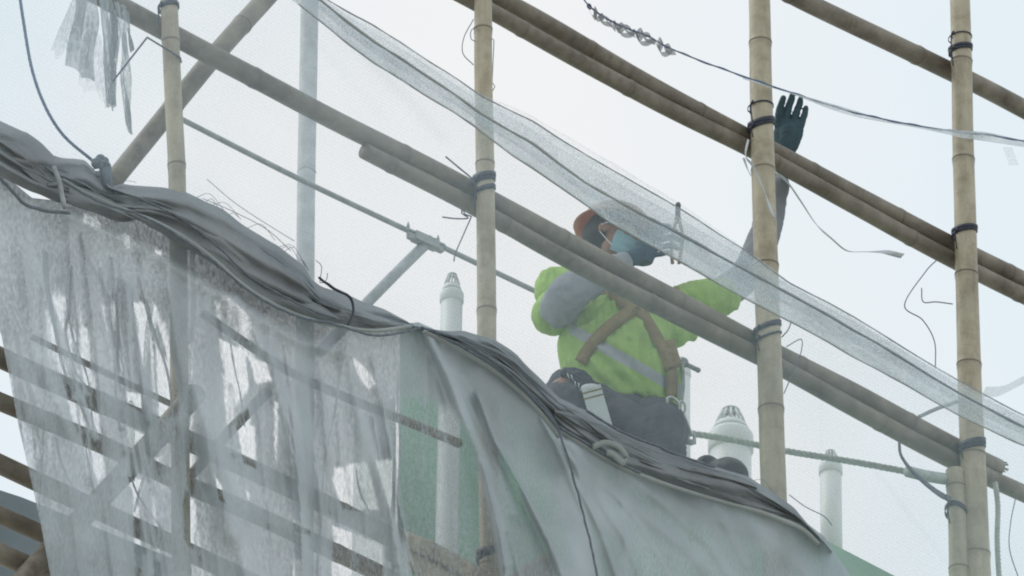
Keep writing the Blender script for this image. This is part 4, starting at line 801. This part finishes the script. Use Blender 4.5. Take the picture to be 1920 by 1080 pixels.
# trousers and boots
g = G(); limb(g, [(1180, 765, .04, .14), (1180, 800, .04, .13)]); 
limb(g, [(1130, 782, .04, .115), (1085, 768, -.10, .098), (1058, 765, -.20, .085), (1085, 850, -.10, .075), (1118, 960, .04, .060)])
limb(g, [(1215, 796, .04, .115), (1238, 805, -.08, .098), (1240, 815, -.14, .088), (1240, 900, -.02, .068), (1300, 950, .08, .055)])
limb(g, [(1160, 800, -.1, .10), (1220, 830, -.1, .10)]); limb(g, [(1225, 800, .0, .10), (1236, 850, .0, .095)]); limb(g, [(1060, 730, -.1, .07), (1150, 790, -.05, .10)])
v, n, f = remesh(g, 't', .0065, 4); v = folds(v, n, .009, 13, (1, 1, .8), 12)
v = v + n * (.0022 * np.sin(v[:, 2] * 520))[:, None]; fin('trousers', v, f, M_TROU, person)
for k, (bx, by, dp) in enumerate([(1360, 888, .12), (1130, 985, .05)]):
    g = G(); limb(g, [(bx - 26, by + 6, dp + .04, .055), (bx + 4, by + 2, dp, .066), (bx + 14, by + 4, dp - .04, .060)]); limb(g, [(bx - 26, by - 2, dp + .05, .045), (bx - 34, by - 10, dp + .04, .05)])
    ball(g, Q(bx + 8, by + 2, dp - .02), .070, .06, .055)
    v, n, f = remesh(g, 'bt', .006, 3); bt = fin('boot', v, f, M_BOOT, person)
# harness webbing laid on the shirt
def onshirt(pts, off=.006):
    o = []
    for x, y in smoothpath(np.array(pts, float), 7):
        d = rays(x, y); d = Vector(d / np.linalg.norm(d)); h_, nn, _, _ = SB.ray_cast(Vector(CAM), d)
        o.append(np.array(h_) - np.array(d) * off if h_ is not None else Q(x, y, -.1))
    o = np.array(o)
    for _ in range(14): o[1:-1] = (o[:-2] + o[1:-1] * 2 + o[2:]) / 4
    return o - Fv * .010
hn = thing('harness', "worker's brown webbing harness forming an upside-down Y on the green shirt", 'harness', Q(1195, 590, -.15)); 
for pts, w_ in (([(1196, 575), (1165, 595), (1130, 622), (1102, 655), (1088, 680)], 28), ([(1196, 575), (1215, 605), (1236, 640), (1256, 675), (1262, 690)], 26), ([(1250, 655), (1262, 700), (1260, 745)], 22), ([(1188, 582), (1150, 560), (1110, 535)], 22), ([(1200, 582), (1240, 560), (1275, 545)], 22)):
    c = onshirt(pts); t_ = np.gradient(c, axis=0); ribbon(G0 := G(), c, w_ * .85 * WS, np.cross(t_, Fv), .0, .002); obj('strap', G0, M_HARN, hn)
g = G(); c = onshirt([(1248, 640), (1262, 690)], .012); ribbon(g, c, 34 * WS, np.cross(np.gradient(c, axis=0), Fv), 0, .004); obj('pad', g, M_HARN, hn)
hn.parent = person; hn.location = np.array(hn['_b']) - base
for k_ in ('category', 'label'): del hn[k_]
# belt pouch, white handled tool, clip and ring
g = G(); limb(g, [(1062, 700, -.24, .022), (1085, 708, -.25, .032), (1102, 726, -.26, .030)]); v, n, f = remesh(g, 'p', .005, 2); v = folds(v, n, .006, 30, (1, 1, 1), 4); g = G(); g.add(v, f)
po = obj('tool_pouch', g, M_BLACK); tagp(po, "black pouch with shiny clips on the worker's belt at the left hip", 'pouch')
g = G()
for k in range(7): q = Q(1064 + k * 7, 698 + k * 7 + random.uniform(-3, 3), -.29); tube(g, [q, q + Uv * -.02 + Rv * random.uniform(-.01, .01)], .0022, 6)
obj('clip', g, M_CHROME, po)
a, b = Q(1108, 726, -.30), Q(1133, 812, -.26); g = G(); ribbon(g, smoothpath([a, (a + b) / 2, b], .01), 36 * WS, Rv, 0, .008); tl = obj('hand_tool', g, M_WHITE, smooth=False); tagp(tl, "white flat handle with two dark bands hanging from the worker's belt", 'tool')
g = G(); ax = (b - a) / np.linalg.norm(b - a)
for q in (.10, .22): c = a + (b - a) * q; ribbon(g, [c - ax * .003, c + ax * .003], 38 * WS, Rv, 0, .0095)
obj('band', g, M_HARN, tl, smooth=False); g = G(); ball(g, a - Uv * .002, .036, .012, .016); obj('end_cap', g, M_WHITE, tl)
sn = thing('snap_hook', "bright steel ring and hooks joining the worker's harness to the rope", 'snap hook', Q(1265, 757, -.15))
th = np.linspace(0, 2 * np.pi, 30); g = G(); c = Q(1262, 757, -.17); tube(g, c + Rv * (.022 * np.cos(th))[:, None] + Uv * (.022 * np.sin(th) - .010 * np.cos(th))[:, None], .005, 8, cap=False); obj('ring', g, M_CHROME, sn)
g = G(); c = Q(1278, 765, -.14); tube(g, c + Rv * (.013 * np.cos(th))[:, None] + Uv * (.024 * np.sin(th))[:, None], .0045, 8, cap=False); c = smoothpath([Q(1282, 778, -.14), Q(1290, 796, -.1), Q(1296, 815, -.04)], .01); tube(g, c, .006, 8); obj('hook', g, M_CHROME, sn)
g = G(); c = Q(1296, 822, .0); tube(g, c + Rv * (.012 * np.cos(th))[:, None] + Uv * (.02 * np.sin(th))[:, None], .006, 8, cap=False); tube(g, [Q(1285, 829, .0), Q(1305, 828, .0)], .010, 10); obj('thimble', g, M_STEEL, sn)
g = G(); tube(g, smoothpath([Q(1279, 680, -.06), Q(1281, 720, -.1), Q(1278, 752, -.14)], .01), .007, 8); tube(g, [Q(1286, 683, .0), Q(1309, 694, -.02)], .009, 10); ball(g, Q(1309, 694, -.02), .010); ball(g, Q(1283, 680, .0), .016, .014, .02)
tagp(obj('lanyard', g, M_GREY), "dark lanyard and small metal bolt beside the worker's right hip", 'lanyard')
# pliers
pl_ = thing('pliers', 'upright pliers held beside the mask, dark tip above the crumpled border', 'pliers', Q(1268, 495, -.12))
g = G(); tube(g, smoothpath([Q(1271, 412, -.12), Q(1271, 395, -.12), Q(1271.5, 383, -.12)], .004), [.013, .012, .012, .010, .008, .006][:len(smoothpath([Q(1271, 412, -.12), Q(1271, 395, -.12), Q(1271.5, 383, -.12)], .004))] if False else .010, 10); ball(g, Q(1271.5, 385, -.12), .0105, .009, .014); obj('jaw', g, M_BLACK, pl_)
g = G()
for s in (-1, 1): c = smoothpath([Q(1271 + s * 2, 412, -.12), Q(1270 + s * 9, 440, -.12), Q(1268 + s * 9, 470, -.12), Q(1267 + s * 6, 494, -.12)], .008); tube(g, c, .0065, 8)
ball(g, Q(1271, 410, -.12), .013, .009, .013); obj('handle', g, mat('rust_orange_grip', (.30, .17, .10), .5), pl_)

for o in bpy.data.objects:
    for k_ in ('_b', '_r'):
        if k_ in o: del o[k_]
